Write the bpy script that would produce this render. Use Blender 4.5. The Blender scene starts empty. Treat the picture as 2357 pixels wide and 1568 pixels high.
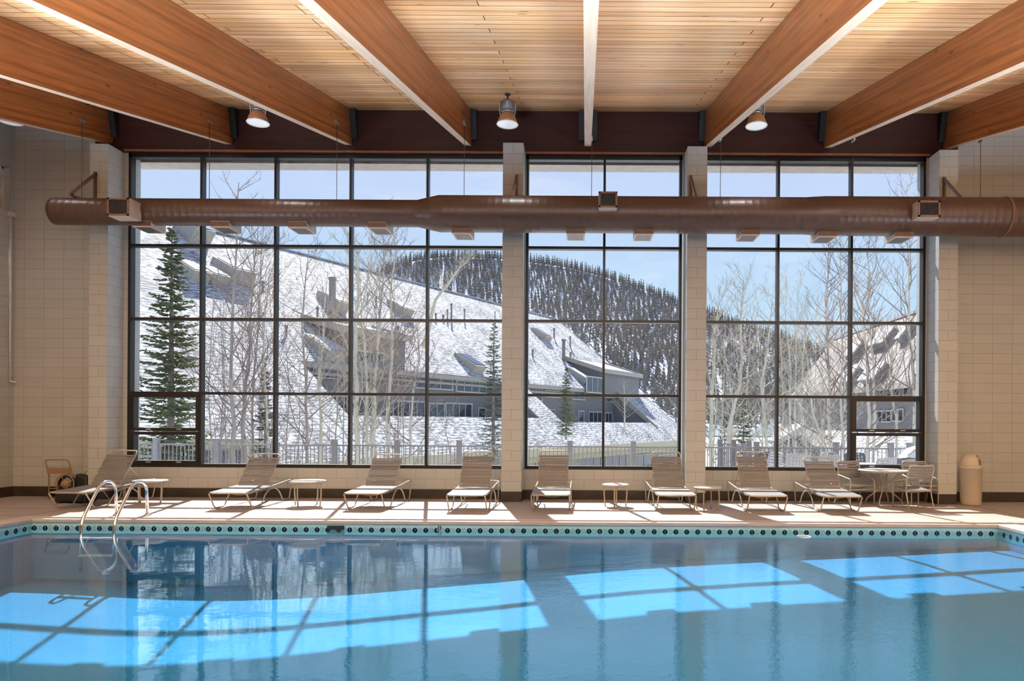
import bpy, math, random
from math import sin, cos, pi, sqrt, radians
from mathutils import Vector, Matrix
random.seed(7)
S = bpy.context.scene
COL = S.collection
# ------------------------------------------------------------------ camera survey
F, X0, Y0, H, PHI = 1635.0, 1345.0, 970.0, 1.607, 0.006   # px focal length, principal point, eye height, roll
CPH, SPH = cos(PHI), sin(PHI)
def uv(x, y):
    dx, dy = x - X0, y - Y0
    return dx * CPH + dy * SPH, -dx * SPH + dy * CPH
def P(x, y, Y):
    u, v = uv(x, y)
    return Vector((u * Y / F, Y, H - v * Y / F))
def FL(x, y, z=0.0):
    u, v = uv(x, y)
    Y = F * (H - z) / v
    return Vector((u * Y / F, Y, z))
def ray(x, y):
    u, v = uv(x, y)
    return Vector((u / F, 1.0, -v / F))
EYE = Vector((0, 0, H))
def hit(x, y, p, n):
    d = ray(x, y)
    return EYE + d * ((p - EYE).dot(n) / d.dot(n))

# ------------------------------------------------------------------ mesh builder
class MB:
    def __init__(self):
        self.v = []; self.f = []; self.sm = []; self.mi = []; self.uvs = {}
    def face(self, idx, smooth=False, mi=0):
        self.f.append(tuple(idx)); self.sm.append(smooth); self.mi.append(mi)
    def quad(self, a, b, c, d, mi=0):
        n = len(self.v); self.v += [tuple(a), tuple(b), tuple(c), tuple(d)]
        self.face((n, n + 1, n + 2, n + 3), False, mi)
    def tri(self, a, b, c, mi=0):
        n = len(self.v); self.v += [tuple(a), tuple(b), tuple(c)]
        self.face((n, n + 1, n + 2), False, mi)
    def hexa(self, p, mi=0, bot=None):
        n = len(self.v); self.v += [tuple(q) for q in p]
        for k, f in enumerate(((3, 2, 1, 0), (4, 5, 6, 7), (0, 1, 5, 4), (1, 2, 6, 5), (2, 3, 7, 6), (3, 0, 4, 7))):
            self.face([n + i for i in f], False, (bot if (k == 0 and bot is not None) else mi))
    def box(self, x0, x1, y0, y1, z0, z1, mi=0, bot=None):
        self.hexa([(x0, y0, z0), (x1, y0, z0), (x1, y1, z0), (x0, y1, z0), (x0, y0, z1), (x1, y0, z1), (x1, y1, z1), (x0, y1, z1)], mi, bot)
    def obox(self, c, ax, ay, az, mi=0):
        c, ax, ay, az = Vector(c), Vector(ax), Vector(ay), Vector(az)
        self.hexa([c - ax - ay - az, c + ax - ay - az, c + ax + ay - az, c - ax + ay - az, c - ax - ay + az, c + ax - ay + az, c + ax + ay + az, c - ax + ay + az], mi)
    def tube(self, pts, r, n=8, closed=False, caps=True, mi=0):
        pts = [Vector(p) for p in pts]
        m = len(pts)
        rs = r if isinstance(r, (list, tuple)) else [r] * m
        base = len(self.v)
        prev = None
        for i, p in enumerate(pts):
            if closed:
                t = pts[(i + 1) % m] - pts[i - 1]
            else:
                t = pts[min(i + 1, m - 1)] - pts[max(i - 1, 0)]
            if t.length < 1e-9: t = Vector((0, 0, 1))
            t.normalize()
            if prev is None:
                a = Vector((0, 0, 1)) if abs(t.z) < 0.9 else Vector((1, 0, 0))
                u = t.cross(a).normalized()
            else:
                u = (prev - t * prev.dot(t))
                u = u.normalized() if u.length > 1e-6 else t.orthogonal().normalized()
            prev = u
            w = t.cross(u)
            for k in range(n):
                an = 2 * pi * k / n
                self.v.append(tuple(p + (u * cos(an) + w * sin(an)) * rs[i]))
        for i in range(m if closed else m - 1):
            j = (i + 1) % m
            for k in range(n):
                l = (k + 1) % n
                self.face((base + i * n + k, base + i * n + l, base + j * n + l, base + j * n + k), n > 4, mi)
        if caps and not closed:
            self.face([base + k for k in range(n)][::-1], False, mi)
            self.face([base + (m - 1) * n + k for k in range(n)], False, mi)
    def lathe(self, prof, n=24, c=(0, 0, 0), axis='z', smooth=True, mi=0, caps=True):
        base = len(self.v)
        for (r, z) in prof:
            for k in range(n):
                a = 2 * pi * k / n
                if axis == 'z': self.v.append((c[0] + r * cos(a), c[1] + r * sin(a), c[2] + z))
                elif axis == 'x': self.v.append((c[0] + z, c[1] + r * cos(a), c[2] + r * sin(a)))
                else: self.v.append((c[0] + r * cos(a), c[1] + z, c[2] + r * sin(a)))
        for i in range(len(prof) - 1):
            for k in range(n):
                l = (k + 1) % n
                self.face((base + i * n + k, base + i * n + l, base + (i + 1) * n + l, base + (i + 1) * n + k), smooth, mi)
        if caps:
            if prof[0][0] > 1e-6: self.face([base + k for k in range(n)][::-1], False, mi)
            if prof[-1][0] > 1e-6: self.face([base + (len(prof) - 1) * n + k for k in range(n)], False, mi)
    def build(self, name, mat, parent=None, loc=None, uvs=None, solid=0.0, bevel=0.0):
        me = bpy.data.meshes.new(name)
        me.from_pydata(self.v, [], self.f)
        me.polygons.foreach_set('use_smooth', self.sm)
        mats = mat if isinstance(mat, (list, tuple)) else [mat]
        for m in mats: me.materials.append(m)
        if len(mats) > 1: me.polygons.foreach_set('material_index', self.mi)
        if uvs is not None:
            ul = me.uv_layers.new(name='UVMap')
            for lp in me.loops:
                ul.data[lp.index].uv = uvs[lp.vertex_index]
        me.update()
        o = bpy.data.objects.new(name, me)
        COL.objects.link(o)
        if parent is not None: o.parent = parent
        if loc is not None: o.location = loc
        if solid:
            md = o.modifiers.new('solid', 'SOLIDIFY'); md.thickness = solid; md.offset = -1
        if bevel:
            md = o.modifiers.new('bevel', 'BEVEL'); md.width = bevel; md.segments = 2; md.limit_method = 'ANGLE'
        return o

def tag(o, label=None, cat=None, group=None, kind=None):
    if label: o['label'] = label
    if cat: o['category'] = cat
    if group: o['group'] = group
    if kind: o['kind'] = kind
    return o
def thing(name, label, cat, loc=(0, 0, 0), rz=0.0, group=None):
    o = bpy.data.objects.new(name, None); COL.objects.link(o)
    o.empty_display_size = 0.2
    o.location = loc; o.rotation_euler = (0, 0, rz)
    return tag(o, label, cat, group)
def copy_tree(o, loc=None, rz=None, label=None, parent=None):
    c = o.copy(); COL.objects.link(c)
    if parent is not None: c.parent = parent
    if loc is not None: c.location = loc
    if rz is not None: c.rotation_euler = (0, 0, rz)
    if label: c['label'] = label
    for ch in o.children: copy_tree(ch, parent=c)
    return c
def arc(c, r, a0, a1, n, ax, ay):
    c, ax, ay = Vector(c), Vector(ax), Vector(ay)
    return [c + ax * (r * cos(a0 + (a1 - a0) * i / n)) + ay * (r * sin(a0 + (a1 - a0) * i / n)) for i in range(n + 1)]
def fillet(pts, r, n=5, closed=False):
    pts = [Vector(p) for p in pts]; out = []; m = len(pts)
    for i, p in enumerate(pts):
        if not closed and i in (0, m - 1):
            out.append(p); continue
        a, b = pts[i - 1], pts[(i + 1) % m]
        da, db = a - p, b - p
        rr = min(r, da.length * .48, db.length * .48)
        p0, p1 = p + da.normalized() * rr, p + db.normalized() * rr
        for k in range(n + 1):
            t = k / n
            out.append(p0 * (1 - t) ** 2 + p * (2 * t * (1 - t)) + p1 * t * t)
    return out

# ------------------------------------------------------------------ materials
def newmat(name):
    m = bpy.data.materials.new(name); m.use_nodes = True
    nt = m.node_tree; nt.nodes.clear()
    out = nt.nodes.new('ShaderNodeOutputMaterial')
    return m, nt, out
def nd(nt, typ, **kw):
    n = nt.nodes.new(typ)
    for k, v in kw.items():
        if k.startswith('i_'):
            key = k[2:].replace('_', ' ')
            n.inputs[key].default_value = v
        else: setattr(n, k, v)
    return n
def lk(nt, a, b): nt.links.new(a, b)
def math_(nt, op, a, b=None, c=None):
    n = nt.nodes.new('ShaderNodeMath'); n.operation = op
    for i, s in enumerate((a, b, c)):
        if s is None: continue
        if isinstance(s, (int, float)): n.inputs[i].default_value = s
        else: lk(nt, s, n.inputs[i])
    return n.outputs[0]
def mixc(nt, fac, a, b):
    n = nt.nodes.new('ShaderNodeMix'); n.data_type = 'RGBA'
    for sock, s in ((n.inputs[0], fac), (n.inputs[6], a), (n.inputs[7], b)):
        if isinstance(s, (int, float)): sock.default_value = s
        elif isinstance(s, tuple): sock.default_value = (*s, 1)
        else: lk(nt, s, sock)
    return n.outputs[2]
def ramp(nt, fac, stops):
    n = nt.nodes.new('ShaderNodeValToRGB')
    el = n.color_ramp.elements
    while len(el) < len(stops): el.new(0.5)
    for e, (p, c) in zip(el, stops):
        e.position = p; e.color = (*c, 1) if len(c) == 3 else c
    lk(nt, fac, n.inputs[0])
    return n.outputs[0]
def bsdf(nt, out, col, rough=0.5, metal=0.0, spec=0.5, normal=None, coat=0.0):
    b = nt.nodes.new('ShaderNodeBsdfPrincipled')
    if isinstance(col, tuple): b.inputs['Base Color'].default_value = (*col, 1)
    else: lk(nt, col, b.inputs['Base Color'])
    if isinstance(rough, (int, float)): b.inputs['Roughness'].default_value = rough
    else: lk(nt, rough, b.inputs['Roughness'])
    b.inputs['Metallic'].default_value = metal
    b.inputs['Specular IOR Level'].default_value = spec
    if coat: b.inputs['Coat Weight'].default_value = coat
    if normal is not None: lk(nt, normal, b.inputs['Normal'])
    lk(nt, b.outputs[0], out.inputs[0])
    return b
def pos(nt):
    return nt.nodes.new('ShaderNodeNewGeometry').outputs['Position']
def objco(nt):
    return nt.nodes.new('ShaderNodeTexCoord').outputs['Object']
def mapping(nt, vec, scale=(1, 1, 1), rot=(0, 0, 0), loc=(0, 0, 0)):
    m = nt.nodes.new('ShaderNodeMapping')
    m.inputs['Scale'].default_value = scale; m.inputs['Rotation'].default_value = rot; m.inputs['Location'].default_value = loc
    lk(nt, vec, m.inputs[0]); return m.outputs[0]
def noise(nt, vec, scale=5, detail=4, rough=.55):
    n = nd(nt, 'ShaderNodeTexNoise'); n.inputs['Scale'].default_value = scale; n.inputs['Detail'].default_value = detail; n.inputs['Roughness'].default_value = rough
    lk(nt, vec, n.inputs['Vector']); return n.outputs['Fac']
def bump(nt, hgt, strength=.2, dist=.01):
    b = nt.nodes.new('ShaderNodeBump'); b.inputs['Strength'].default_value = strength; b.inputs['Distance'].default_value = dist
    lk(nt, hgt, b.inputs['Height']); return b.outputs[0]
def simple(name, col, rough=.5, metal=0., spec=.5, var=.12, vs=6., bm=0.0):
    m, nt, out = newmat(name)
    nz = noise(nt, objco(nt), vs, 4)
    a = tuple(c * (1 - var) for c in col); b = tuple(min(1, c * (1 + var)) for c in col)
    c = ramp(nt, nz, [(.3, a), (.7, b)])
    nrm = bump(nt, noise(nt, objco(nt), vs * 12, 3), bm, .005) if bm else None
    bsdf(nt, out, c, rough, metal, spec, nrm)
    return m
def wall_uv(nt):
    g = nt.nodes.new('ShaderNodeNewGeometry')
    sp = nd(nt, 'ShaderNodeSeparateXYZ'); lk(nt, g.outputs['Position'], sp.inputs[0])
    sn = nd(nt, 'ShaderNodeSeparateXYZ'); lk(nt, g.outputs['True Normal'], sn.inputs[0])
    side = math_(nt, 'GREATER_THAN', math_(nt, 'ABSOLUTE', sn.outputs[0]), .5)
    u = math_(nt, 'ADD', math_(nt, 'MULTIPLY', sp.outputs[0], math_(nt, 'SUBTRACT', 1., side)), math_(nt, 'MULTIPLY', sp.outputs[1], side))
    return u, sp.outputs[2], g
def block_mat(name, col, offset, ush=0.0):
    m, nt, out = newmat(name)
    u, z, g = wall_uv(nt)
    cb = nd(nt, 'ShaderNodeCombineXYZ'); lk(nt, math_(nt, 'ADD', u, ush), cb.inputs[0]); lk(nt, z, cb.inputs[1])
    br = nd(nt, 'ShaderNodeTexBrick', offset=offset, squash=1.0)
    br.inputs['Color1'].default_value = (*[c * .97 for c in col], 1); br.inputs['Color2'].default_value = (*[min(1, c * 1.03) for c in col], 1)
    br.inputs['Mortar'].default_value = (*[c * .62 for c in col], 1)
    br.inputs['Scale'].default_value = 1.0; br.inputs['Mortar Size'].default_value = .0045; br.inputs['Mortar Smooth'].default_value = .4
    br.inputs['Brick Width'].default_value = .4064; br.inputs['Row Height'].default_value = .2032; br.inputs['Bias'].default_value = 0
    lk(nt, cb.outputs[0], br.inputs['Vector'])
    nz = noise(nt, g.outputs['Position'], 60, 3)
    nz2 = noise(nt, g.outputs['Position'], 1.1, 3)
    col_ = mixc(nt, math_(nt, 'MULTIPLY', nz2, .22), br.outputs['Color'], tuple(c * .72 for c in col))
    hgt = math_(nt, 'ADD', math_(nt, 'MULTIPLY', br.outputs['Fac'], -1.2), math_(nt, 'MULTIPLY', nz, .25))
    bsdf(nt, out, col_, .55, 0, .4, bump(nt, hgt, .55, .006))
    return m
def wood_mat(name, c1, c2, c3, along='x', rough=.4, rows=None, plank=None, spec=.5, coat=0.0, stain=None):
    """c1 light, c2 mid, c3 dark streak; rows = lamination / plank height"""
    m, nt, out = newmat(name)
    co = objco(nt)
    sc = {'x': (.35, 7, 7), 'y': (7, .35, 7)}[along]
    gr = noise(nt, mapping(nt, co, sc), 3.0, 6, .62)
    blot = noise(nt, mapping(nt, co, tuple(q * .12 + .25 for q in sc)), 1.2, 3)
    col = ramp(nt, gr, [(.28, c3), (.46, c2), (.68, c1)])
    col = mixc(nt, math_(nt, 'MULTIPLY', math_(nt, 'SUBTRACT', blot, .3), .9), col, c2)
    if stain:
        st_ = noise(nt, mapping(nt, co, (.45, .7, .45)), 1.0, 3)
        col = mixc(nt, ramp(nt, st_, [(.46, (0, 0, 0)), (.68, (.55, .55, .55))]), col, stain)
    vo = nd(nt, 'ShaderNodeTexVoronoi'); vo.inputs['Scale'].default_value = 1.0
    ks = {'x': (1.3, 5, 5), 'y': (5, 1.3, 5)}[along]
    lk(nt, mapping(nt, co, ks), vo.inputs['Vector'])
    kn = math_(nt, 'LESS_THAN', vo.outputs['Distance'], .085)
    col = mixc(nt, math_(nt, 'MULTIPLY', kn, .7), col, tuple(c * .35 for c in c3))
    hgt = gr
    if plank:
        sp = nd(nt, 'ShaderNodeSeparateXYZ'); lk(nt, co, sp.inputs[0])
        cb = nd(nt, 'ShaderNodeCombineXYZ')
        lk(nt, sp.outputs[0], cb.inputs[0]); lk(nt, sp.outputs[1], cb.inputs[1])
        br = nd(nt, 'ShaderNodeTexBrick', offset=.37, offset_frequency=3, squash=1.0)
        br.inputs['Color1'].default_value = (.76, .70, .64, 1); br.inputs['Color2'].default_value = (1.12, 1.12, 1.12, 1); br.inputs['Mortar'].default_value = (.10, .055, .035, 1)
        br.inputs['Scale'].default_value = 1.; br.inputs['Mortar Size'].default_value = .0075; br.inputs['Mortar Smooth'].default_value = .3
        br.inputs['Brick Width'].default_value = plank[0]; br.inputs['Row Height'].default_value = plank[1]
        lk(nt, cb.outputs[0], br.inputs['Vector'])
        mu = nt.nodes.new('ShaderNodeMix'); mu.data_type = 'RGBA'; mu.blend_type = 'MULTIPLY'; mu.inputs[0].default_value = 1
        lk(nt, col, mu.inputs[6]); lk(nt, br.outputs['Color'], mu.inputs[7]); col = mu.outputs[2]
        hgt = math_(nt, 'ADD', math_(nt, 'MULTIPLY', gr, .25), math_(nt, 'MULTIPLY', br.outputs['Fac'], -1.5))
    if rows:
        sp = nd(nt, 'ShaderNodeSeparateXYZ'); lk(nt, co, sp.inputs[0])
        rw = math_(nt, 'FLOOR', math_(nt, 'DIVIDE', sp.outputs[2], rows))
        wn = nd(nt, 'ShaderNodeTexWhiteNoise', noise_dimensions='1D'); lk(nt, rw, wn.inputs['W'])
        f = math_(nt, 'ADD', .78, math_(nt, 'MULTIPLY', wn.outputs['Value'], .42))
        vm = nd(nt, 'ShaderNodeVectorMath', operation='SCALE'); lk(nt, col, vm.inputs[0]); lk(nt, f, vm.inputs['Scale']); col = vm.outputs[0]
    bsdf(nt, out, col, rough, 0, spec, bump(nt, hgt, .25, .004), coat)
    return m
def schlick(nt, f0, nrm=None, pw=5.0):
    g = nt.nodes.new('ShaderNodeNewGeometry')
    d = nd(nt, 'ShaderNodeVectorMath', operation='DOT_PRODUCT'); lk(nt, g.outputs['Incoming'], d.inputs[0]); lk(nt, nrm if nrm is not None else g.outputs['Normal'], d.inputs[1])
    c = math_(nt, 'MINIMUM', math_(nt, 'ABSOLUTE', d.outputs['Value']), 1.0)
    return math_(nt, 'ADD', f0, math_(nt, 'MULTIPLY', math_(nt, 'POWER', math_(nt, 'SUBTRACT', 1.0, c), pw), 1 - f0))
def thin_glass(name, tint=(.95, .965, .97), ior=1.2):
    m, nt, out = newmat(name)
    fr = schlick(nt, ((ior - 1) / (ior + 1)) ** 2)
    tr = nd(nt, 'ShaderNodeBsdfTransparent'); tr.inputs[0].default_value = (*tint, 1)
    gl = nd(nt, 'ShaderNodeBsdfGlossy'); gl.inputs['Roughness'].default_value = 0.0; gl.inputs['Color'].default_value = (1, 1, 1, 1)
    mx = nd(nt, 'ShaderNodeMixShader'); lk(nt, fr, mx.inputs[0]); lk(nt, tr.outputs[0], mx.inputs[1]); lk(nt, gl.outputs[0], mx.inputs[2])
    lk(nt, mx.outputs[0], out.inputs[0]); return m
def water_mat():
    m, nt, out = newmat('pool_water')
    p = pos(nt)
    sp = nd(nt, 'ShaderNodeSeparateXYZ'); lk(nt, p, sp.inputs[0])
    n1 = noise(nt, mapping(nt, p, (1, 1.6, 1)), 2.2, 2)
    n2 = noise(nt, mapping(nt, p, (1, 1.4, 1)), 11.0, 4, .65)
    # the breeze ruffles the right half of the pool more than the sheltered left
    amt = nd(nt, 'ShaderNodeMapRange'); amt.inputs['From Min'].default_value = -3.0; amt.inputs['From Max'].default_value = 4.0
    amt.inputs['To Min'].default_value = .12; amt.inputs['To Max'].default_value = 1.9
    lk(nt, sp.outputs[0], amt.inputs['Value'])
    hgt = math_(nt, 'ADD', math_(nt, 'MULTIPLY', n1, .6), math_(nt, 'MULTIPLY', math_(nt, 'MULTIPLY', n2, amt.outputs[0]), .62))
    nrm = bump(nt, hgt, .06, .04)
    fr = schlick(nt, .085, nrm, 4.2)
    tr = nd(nt, 'ShaderNodeBsdfTransparent'); tr.inputs[0].default_value = (.58, .87, 1.0, 1)
    gl = nd(nt, 'ShaderNodeBsdfGlossy'); gl.inputs['Roughness'].default_value = 0.0; gl.inputs['Color'].default_value = (.78, .92, 1, 1); lk(nt, nrm, gl.inputs['Normal'])
    mx = nd(nt, 'ShaderNodeMixShader'); lk(nt, fr, mx.inputs[0]); lk(nt, tr.outputs[0], mx.inputs[1]); lk(nt, gl.outputs[0], mx.inputs[2])
    lk(nt, mx.outputs[0], out.inputs[0]); return m
WATER_Z = -.145
def tile_mat():
    m, nt, out = newmat('pool_tile_band')
    u, z, g = wall_uv(nt)
    du = math_(nt, 'SUBTRACT', math_(nt, 'MODULO', math_(nt, 'ADD', u, 50.), .173), .0865)
    dz = math_(nt, 'SUBTRACT', z, WATER_Z)
    r = math_(nt, 'SQRT', math_(nt, 'ADD', math_(nt, 'MULTIPLY', du, du), math_(nt, 'MULTIPLY', dz, dz)))
    disc = math_(nt, 'LESS_THAN', r, .041)
    # the little sail cut out of the disc
    sail = math_(nt, 'MULTIPLY', math_(nt, 'LESS_THAN', math_(nt, 'ADD', math_(nt, 'ABSOLUTE', math_(nt, 'MULTIPLY', du, 2.2)), dz), .026), math_(nt, 'GREATER_THAN', dz, .006))
    disc2 = math_(nt, 'MULTIPLY', disc, math_(nt, 'SUBTRACT', 1., math_(nt, 'MULTIPLY', sail, .55)))
    ad = math_(nt, 'ABSOLUTE', du)
    wv = math_(nt, 'ABSOLUTE', math_(nt, 'SUBTRACT', math_(nt, 'SUBTRACT', dz, .020), math_(nt, 'MULTIPLY', math_(nt, 'SINE', math_(nt, 'MULTIPLY', u, 2 * pi / .0346)), .014)))
    sq = math_(nt, 'MULTIPLY', math_(nt, 'LESS_THAN', wv, .0055), math_(nt, 'GREATER_THAN', ad, .047))
    fac = math_(nt, 'MAXIMUM', disc2, math_(nt, 'MULTIPLY', sq, .85))
    gx = math_(nt, 'LESS_THAN', math_(nt, 'MODULO', math_(nt, 'ADD', u, 50.), .0173), .0016)
    base = mixc(nt, math_(nt, 'MULTIPLY', gx, .35), (.40, .74, .74), (.2, .5, .52))
    col = mixc(nt, fac, base, (.006, .012, .06))
    bsdf(nt, out, col, .2, 0, .5); return m
def snow_roof_mat(name, snow=(.52, .53, .565), shingle=(.15, .15, .165), cover=.46, sx=1.5, sy=6.0):
    m, nt, out = newmat(name)
    uvn = nd(nt, 'ShaderNodeUVMap').outputs[0]
    wob = noise(nt, mapping(nt, uvn, (.35, .35, 1)), 1., 3)
    n1 = noise(nt, mapping(nt, uvn, (sx, sy, 1)), 1., 4, .6)
    rows = nd(nt, 'ShaderNodeTexWave', wave_type='BANDS', bands_direction='Y', wave_profile='SAW'); rows.inputs['Scale'].default_value = .9; rows.inputs['Distortion'].default_value = .6
    lk(nt, uvn, rows.inputs['Vector'])
    k = math_(nt, 'ADD', math_(nt, 'MULTIPLY', n1, .8), math_(nt, 'ADD', math_(nt, 'MULTIPLY', rows.outputs['Fac'], .10), math_(nt, 'MULTIPLY', wob, .28)))
    fac = ramp(nt, k, [(cover + .10, (0, 0, 0)), (cover + .17, (1, 1, 1))])
    col = mixc(nt, fac, snow, shingle)
    bsdf(nt, out, col, .8, 0, .2, bump(nt, k, .3, .05)); return m
# ------------------------------------------------------------------ room constants
YW, YP = 14.6, 14.1            # window plane, pillar fronts
XL, XR, YB = -11.73, 11.6, -6.0
PX0, PX1, PY0, PY1 = -8.78, 6.6, 2.4, 11.3   # pool rectangle
SL = .24
def zc(Y): return 7.96 - SL * (YW - Y)
SUN = Vector((-.217 * .89, .89, 1.0)).normalized()   # towards the sun

M = {}
WALLC = (.50, .53, .535)
M['block'] = block_mat('painted_block_stack', WALLC, 0.0, .15)
M['block_run'] = block_mat('painted_block_running', WALLC, .5)
def pillar_mat():
    m, nt, out = newmat('painted_block_pillar')
    co = objco(nt)
    sp = nd(nt, 'ShaderNodeSeparateXYZ'); lk(nt, co, sp.inputs[0])
    g = nt.nodes.new('ShaderNodeNewGeometry'); sn = nd(nt, 'ShaderNodeSeparateXYZ'); lk(nt, g.outputs['True Normal'], sn.inputs[0])
    side = math_(nt, 'GREATER_THAN', math_(nt, 'ABSOLUTE', sn.outputs[0]), .5)
    u = math_(nt, 'ADD', math_(nt, 'MULTIPLY', sp.outputs[0], math_(nt, 'SUBTRACT', 1., side)), math_(nt, 'MULTIPLY', sp.outputs[1], side))
    cb = nd(nt, 'ShaderNodeCombineXYZ'); lk(nt, math_(nt, 'ADD', u, 3.93), cb.inputs[0]); lk(nt, sp.outputs[2], cb.inputs[1])
    br = nd(nt, 'ShaderNodeTexBrick', offset=.5, squash=1.0)
    for k, s in (('Color1', .97), ('Color2', 1.03), ('Mortar', .6)): br.inputs[k].default_value = (*[c * s for c in WALLC], 1)
    br.inputs['Scale'].default_value = 1.; br.inputs['Mortar Size'].default_value = .0045; br.inputs['Mortar Smooth'].default_value = .4
    br.inputs['Brick Width'].default_value = .393; br.inputs['Row Height'].default_value = .2032
    lk(nt, cb.outputs[0], br.inputs['Vector'])
    hgt = math_(nt, 'ADD', math_(nt, 'MULTIPLY', br.outputs['Fac'], -1.2), math_(nt, 'MULTIPLY', noise(nt, co, 60, 3), .25))
    bsdf(nt, out, br.outputs['Color'], .55, 0, .4, bump(nt, hgt, .55, .006)); return m
M['pillar'] = pillar_mat()
M['base'] = simple('dark_base_paint', (.035, .026, .020), .5, var=.3)
M['ceil'] = wood_mat('plank_ceiling', (.92, .60, .37), (.84, .45, .20), (.62, .26, .085), 'x', .36, plank=(3.4, .169), spec=.55, stain=(.80, .36, .09))
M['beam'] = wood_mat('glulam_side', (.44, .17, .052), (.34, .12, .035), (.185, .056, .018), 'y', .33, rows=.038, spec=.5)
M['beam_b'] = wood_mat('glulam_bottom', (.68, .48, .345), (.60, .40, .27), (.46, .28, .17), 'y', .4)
M['header'] = wood_mat('dark_header', (.05, .010, .006), (.032, .0055, .0035), (.018, .0035, .003), 'x', .5, rows=.09)
M['frame'] = simple('bronze_frame', (.007, .0055, .005), .4, .0, .5, .2)
M['glass'] = thin_glass('window_glass')
def deck_mat():
    m, nt, out = newmat('deck_concrete')
    p = pos(nt)
    a = noise(nt, p, .8, 4); b = noise(nt, p, 45, 3)
    c = ramp(nt, a, [(.3, (.34, .295, .28)), (.7, (.42, .37, .352))])
    c = mixc(nt, math_(nt, 'MULTIPLY', b, .25), c, (.25, .205, .19))
    bsdf(nt, out, c, ramp(nt, a, [(.3, (.38,) * 3), (.7, (.55,) * 3)]), 0, .45, bump(nt, b, .12, .004)); return m
M['deck'] = deck_mat()
M['coping'] = simple('coping_stone', (.50, .45, .415), .5, var=.1, vs=3)
M['joint'] = simple('joint_filler', (.17, .16, .17), .7)
def plaster_mat():
    m, nt, out = newmat('pool_plaster')
    p = pos(nt)
    a = noise(nt, p, 1.2, 3); b = noise(nt, p, 26, 4, .7)
    c = ramp(nt, a, [(.3, (.035, .245, .52)), (.7, (.05, .28, .56))])
    c = mixc(nt, math_(nt, 'MULTIPLY', b, .4), c, (.11, .38, .60))
    bsdf(nt, out, c, .7, 0, .2); return m
M['plaster'] = plaster_mat()
M['tile'] = tile_mat()
M['water'] = water_mat()
M['chrome'] = simple('polished_steel', (.78, .78, .78), .12, 1.0, var=.03)
M['white_plastic'] = simple('white_plastic', (.78, .76, .72), .4)
M['duct'] = simple('brown_duct_paint', (.095, .05, .036), .36, .0, .6, .08, 2.0)
M['grille'] = simple('grille_black', (.012, .012, .013), .5)
M['louvre'] = simple('louvre_dark', (.035, .03, .03), .5)
M['duct_trim'] = simple('duct_trim', (.24, .13, .085), .4)
M['register'] = simple('register_pale', (.62, .52, .45), .45)
M['steel_dark'] = simple('painted_steel', (.14, .085, .065), .45)
M['galv'] = simple('galvanised', (.55, .55, .54), .35, .8)

# ------------------------------------------------------------------ floor, walls, ceiling
b = MB()
b.box(XL, XR, PY1 + .1, 15.0, -.05, 0); b.box(XL, PX0 - .1, YB, PY1 + .1, -.05, 0); b.box(PX1 + .1, XR, YB, PY1 + .1, -.05, 0); b.box(PX0 - .1, PX1 + .1, YB, PY0 - .1, -.05, 0)
floor = tag(b.build('floor', M['deck']), kind='structure')
b = MB()
for q in ((XL, XR, 11.655, 11.68),): b.box(q[0], q[1], q[2], q[3], -.01, .0015)
b.box(-9.17, -9.15, 11.68, 13.9, -.01, .0015); b.box(7.6, 7.62, 11.68, 13.9, -.01, .0015); b.box(XL, -9.1, 12.62, 12.64, -.01, .0015)
b.build('expansion_joint', M['joint'], floor)
b = MB(); b.hexa([(XL - .3, YB - .3, zc(YB - .3)), (XR + .3, YB - .3, zc(YB - .3)), (XR + .3, 15.0, zc(15.0)), (XL - .3, 15.0, zc(15.0)),
                  (XL - .3, YB - .3, zc(YB - .3) + .25), (XR + .3, YB - .3, zc(YB - .3) + .25), (XR + .3, 15.0, zc(15.0) + .25), (XL - .3, 15.0, zc(15.0) + .25)])
tag(b.build('ceiling', M['ceil']), kind='structure')
XJ0, XJ1 = P(294, 740, YW).x, P(2130, 742, YW).x      # outer window jambs
WZ0, WZ1 = .615, 7.07
b = MB()
b.box(XL, XJ0, YW, 15.0, 0, 8.0); b.box(XJ1, XR, YW, 15.0, 0, 8.0)
tag(b.build('wall_back', M['block']), kind='structure')
b = MB(); b.box(XJ0, XJ1, YW - .01, 15.0, 0, WZ0)
tag(b.build('wall_sill', M['block_run']), kind='structure')
b = MB()  # left wall with the high window opening
ya, yb, za, zb = 12.2, 14.47, 5.80, 6.72
b.box(XL - .3, XL, YB, 15.0, 0, za); b.box(XL - .3, XL, YB, 15.0, zb, 8.0); b.box(XL - .3, XL, YB, ya, za, zb); b.box(XL - .3, XL, yb, 15.0, za, zb)
tag(b.build('wall_left', M['block']), kind='structure')
b = MB(); b.box(XL - .26, XL - .2, ya, yb, za, zb)
w4 = tag(b.build('window_4', simple('dark_glazing', (.012, .014, .015), .12)), kind='structure')
b = MB()
for q in ((ya, ya + .05, za, zb), (yb - .05, yb, za, zb), (ya, yb, za, za + .05), (ya, yb, zb - .05, zb)): b.box(XL - .2, XL - .13, *q)
b.build('frame', M['white_plastic'], w4)
b = MB(); b.box(XR, XR + .3, YB, 15.0, 0, 8.0)
tag(b.build('wall_right', M['block']), kind='structure')
b = MB(); b.box(XL - .3, XR + .3, YB - .3, YB, 0, 4.2)
tag(b.build('wall_front', M['block']), kind='structure')
b = MB(); b.box(XL, -9.7, YW - .012, YW, 0, .2); b.box(7.2, XR, YW - .012, YW, 0, .2); b.box(XJ0, XJ1, YW - .022, YW - .008, 0, .19)
tag(b.build('baseboard_back', M['base']), kind='structure')
b = MB(); b.box(XL, XL + .012, YB, YW - .012, 0, .2)
tag(b.build('baseboard_left', M['base']), kind='structure')
b = MB(); b.box(XR - .012, XR, YB, YW - .012, 0, .2)
tag(b.build('baseboard_right', M['base']), kind='structure')
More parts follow.
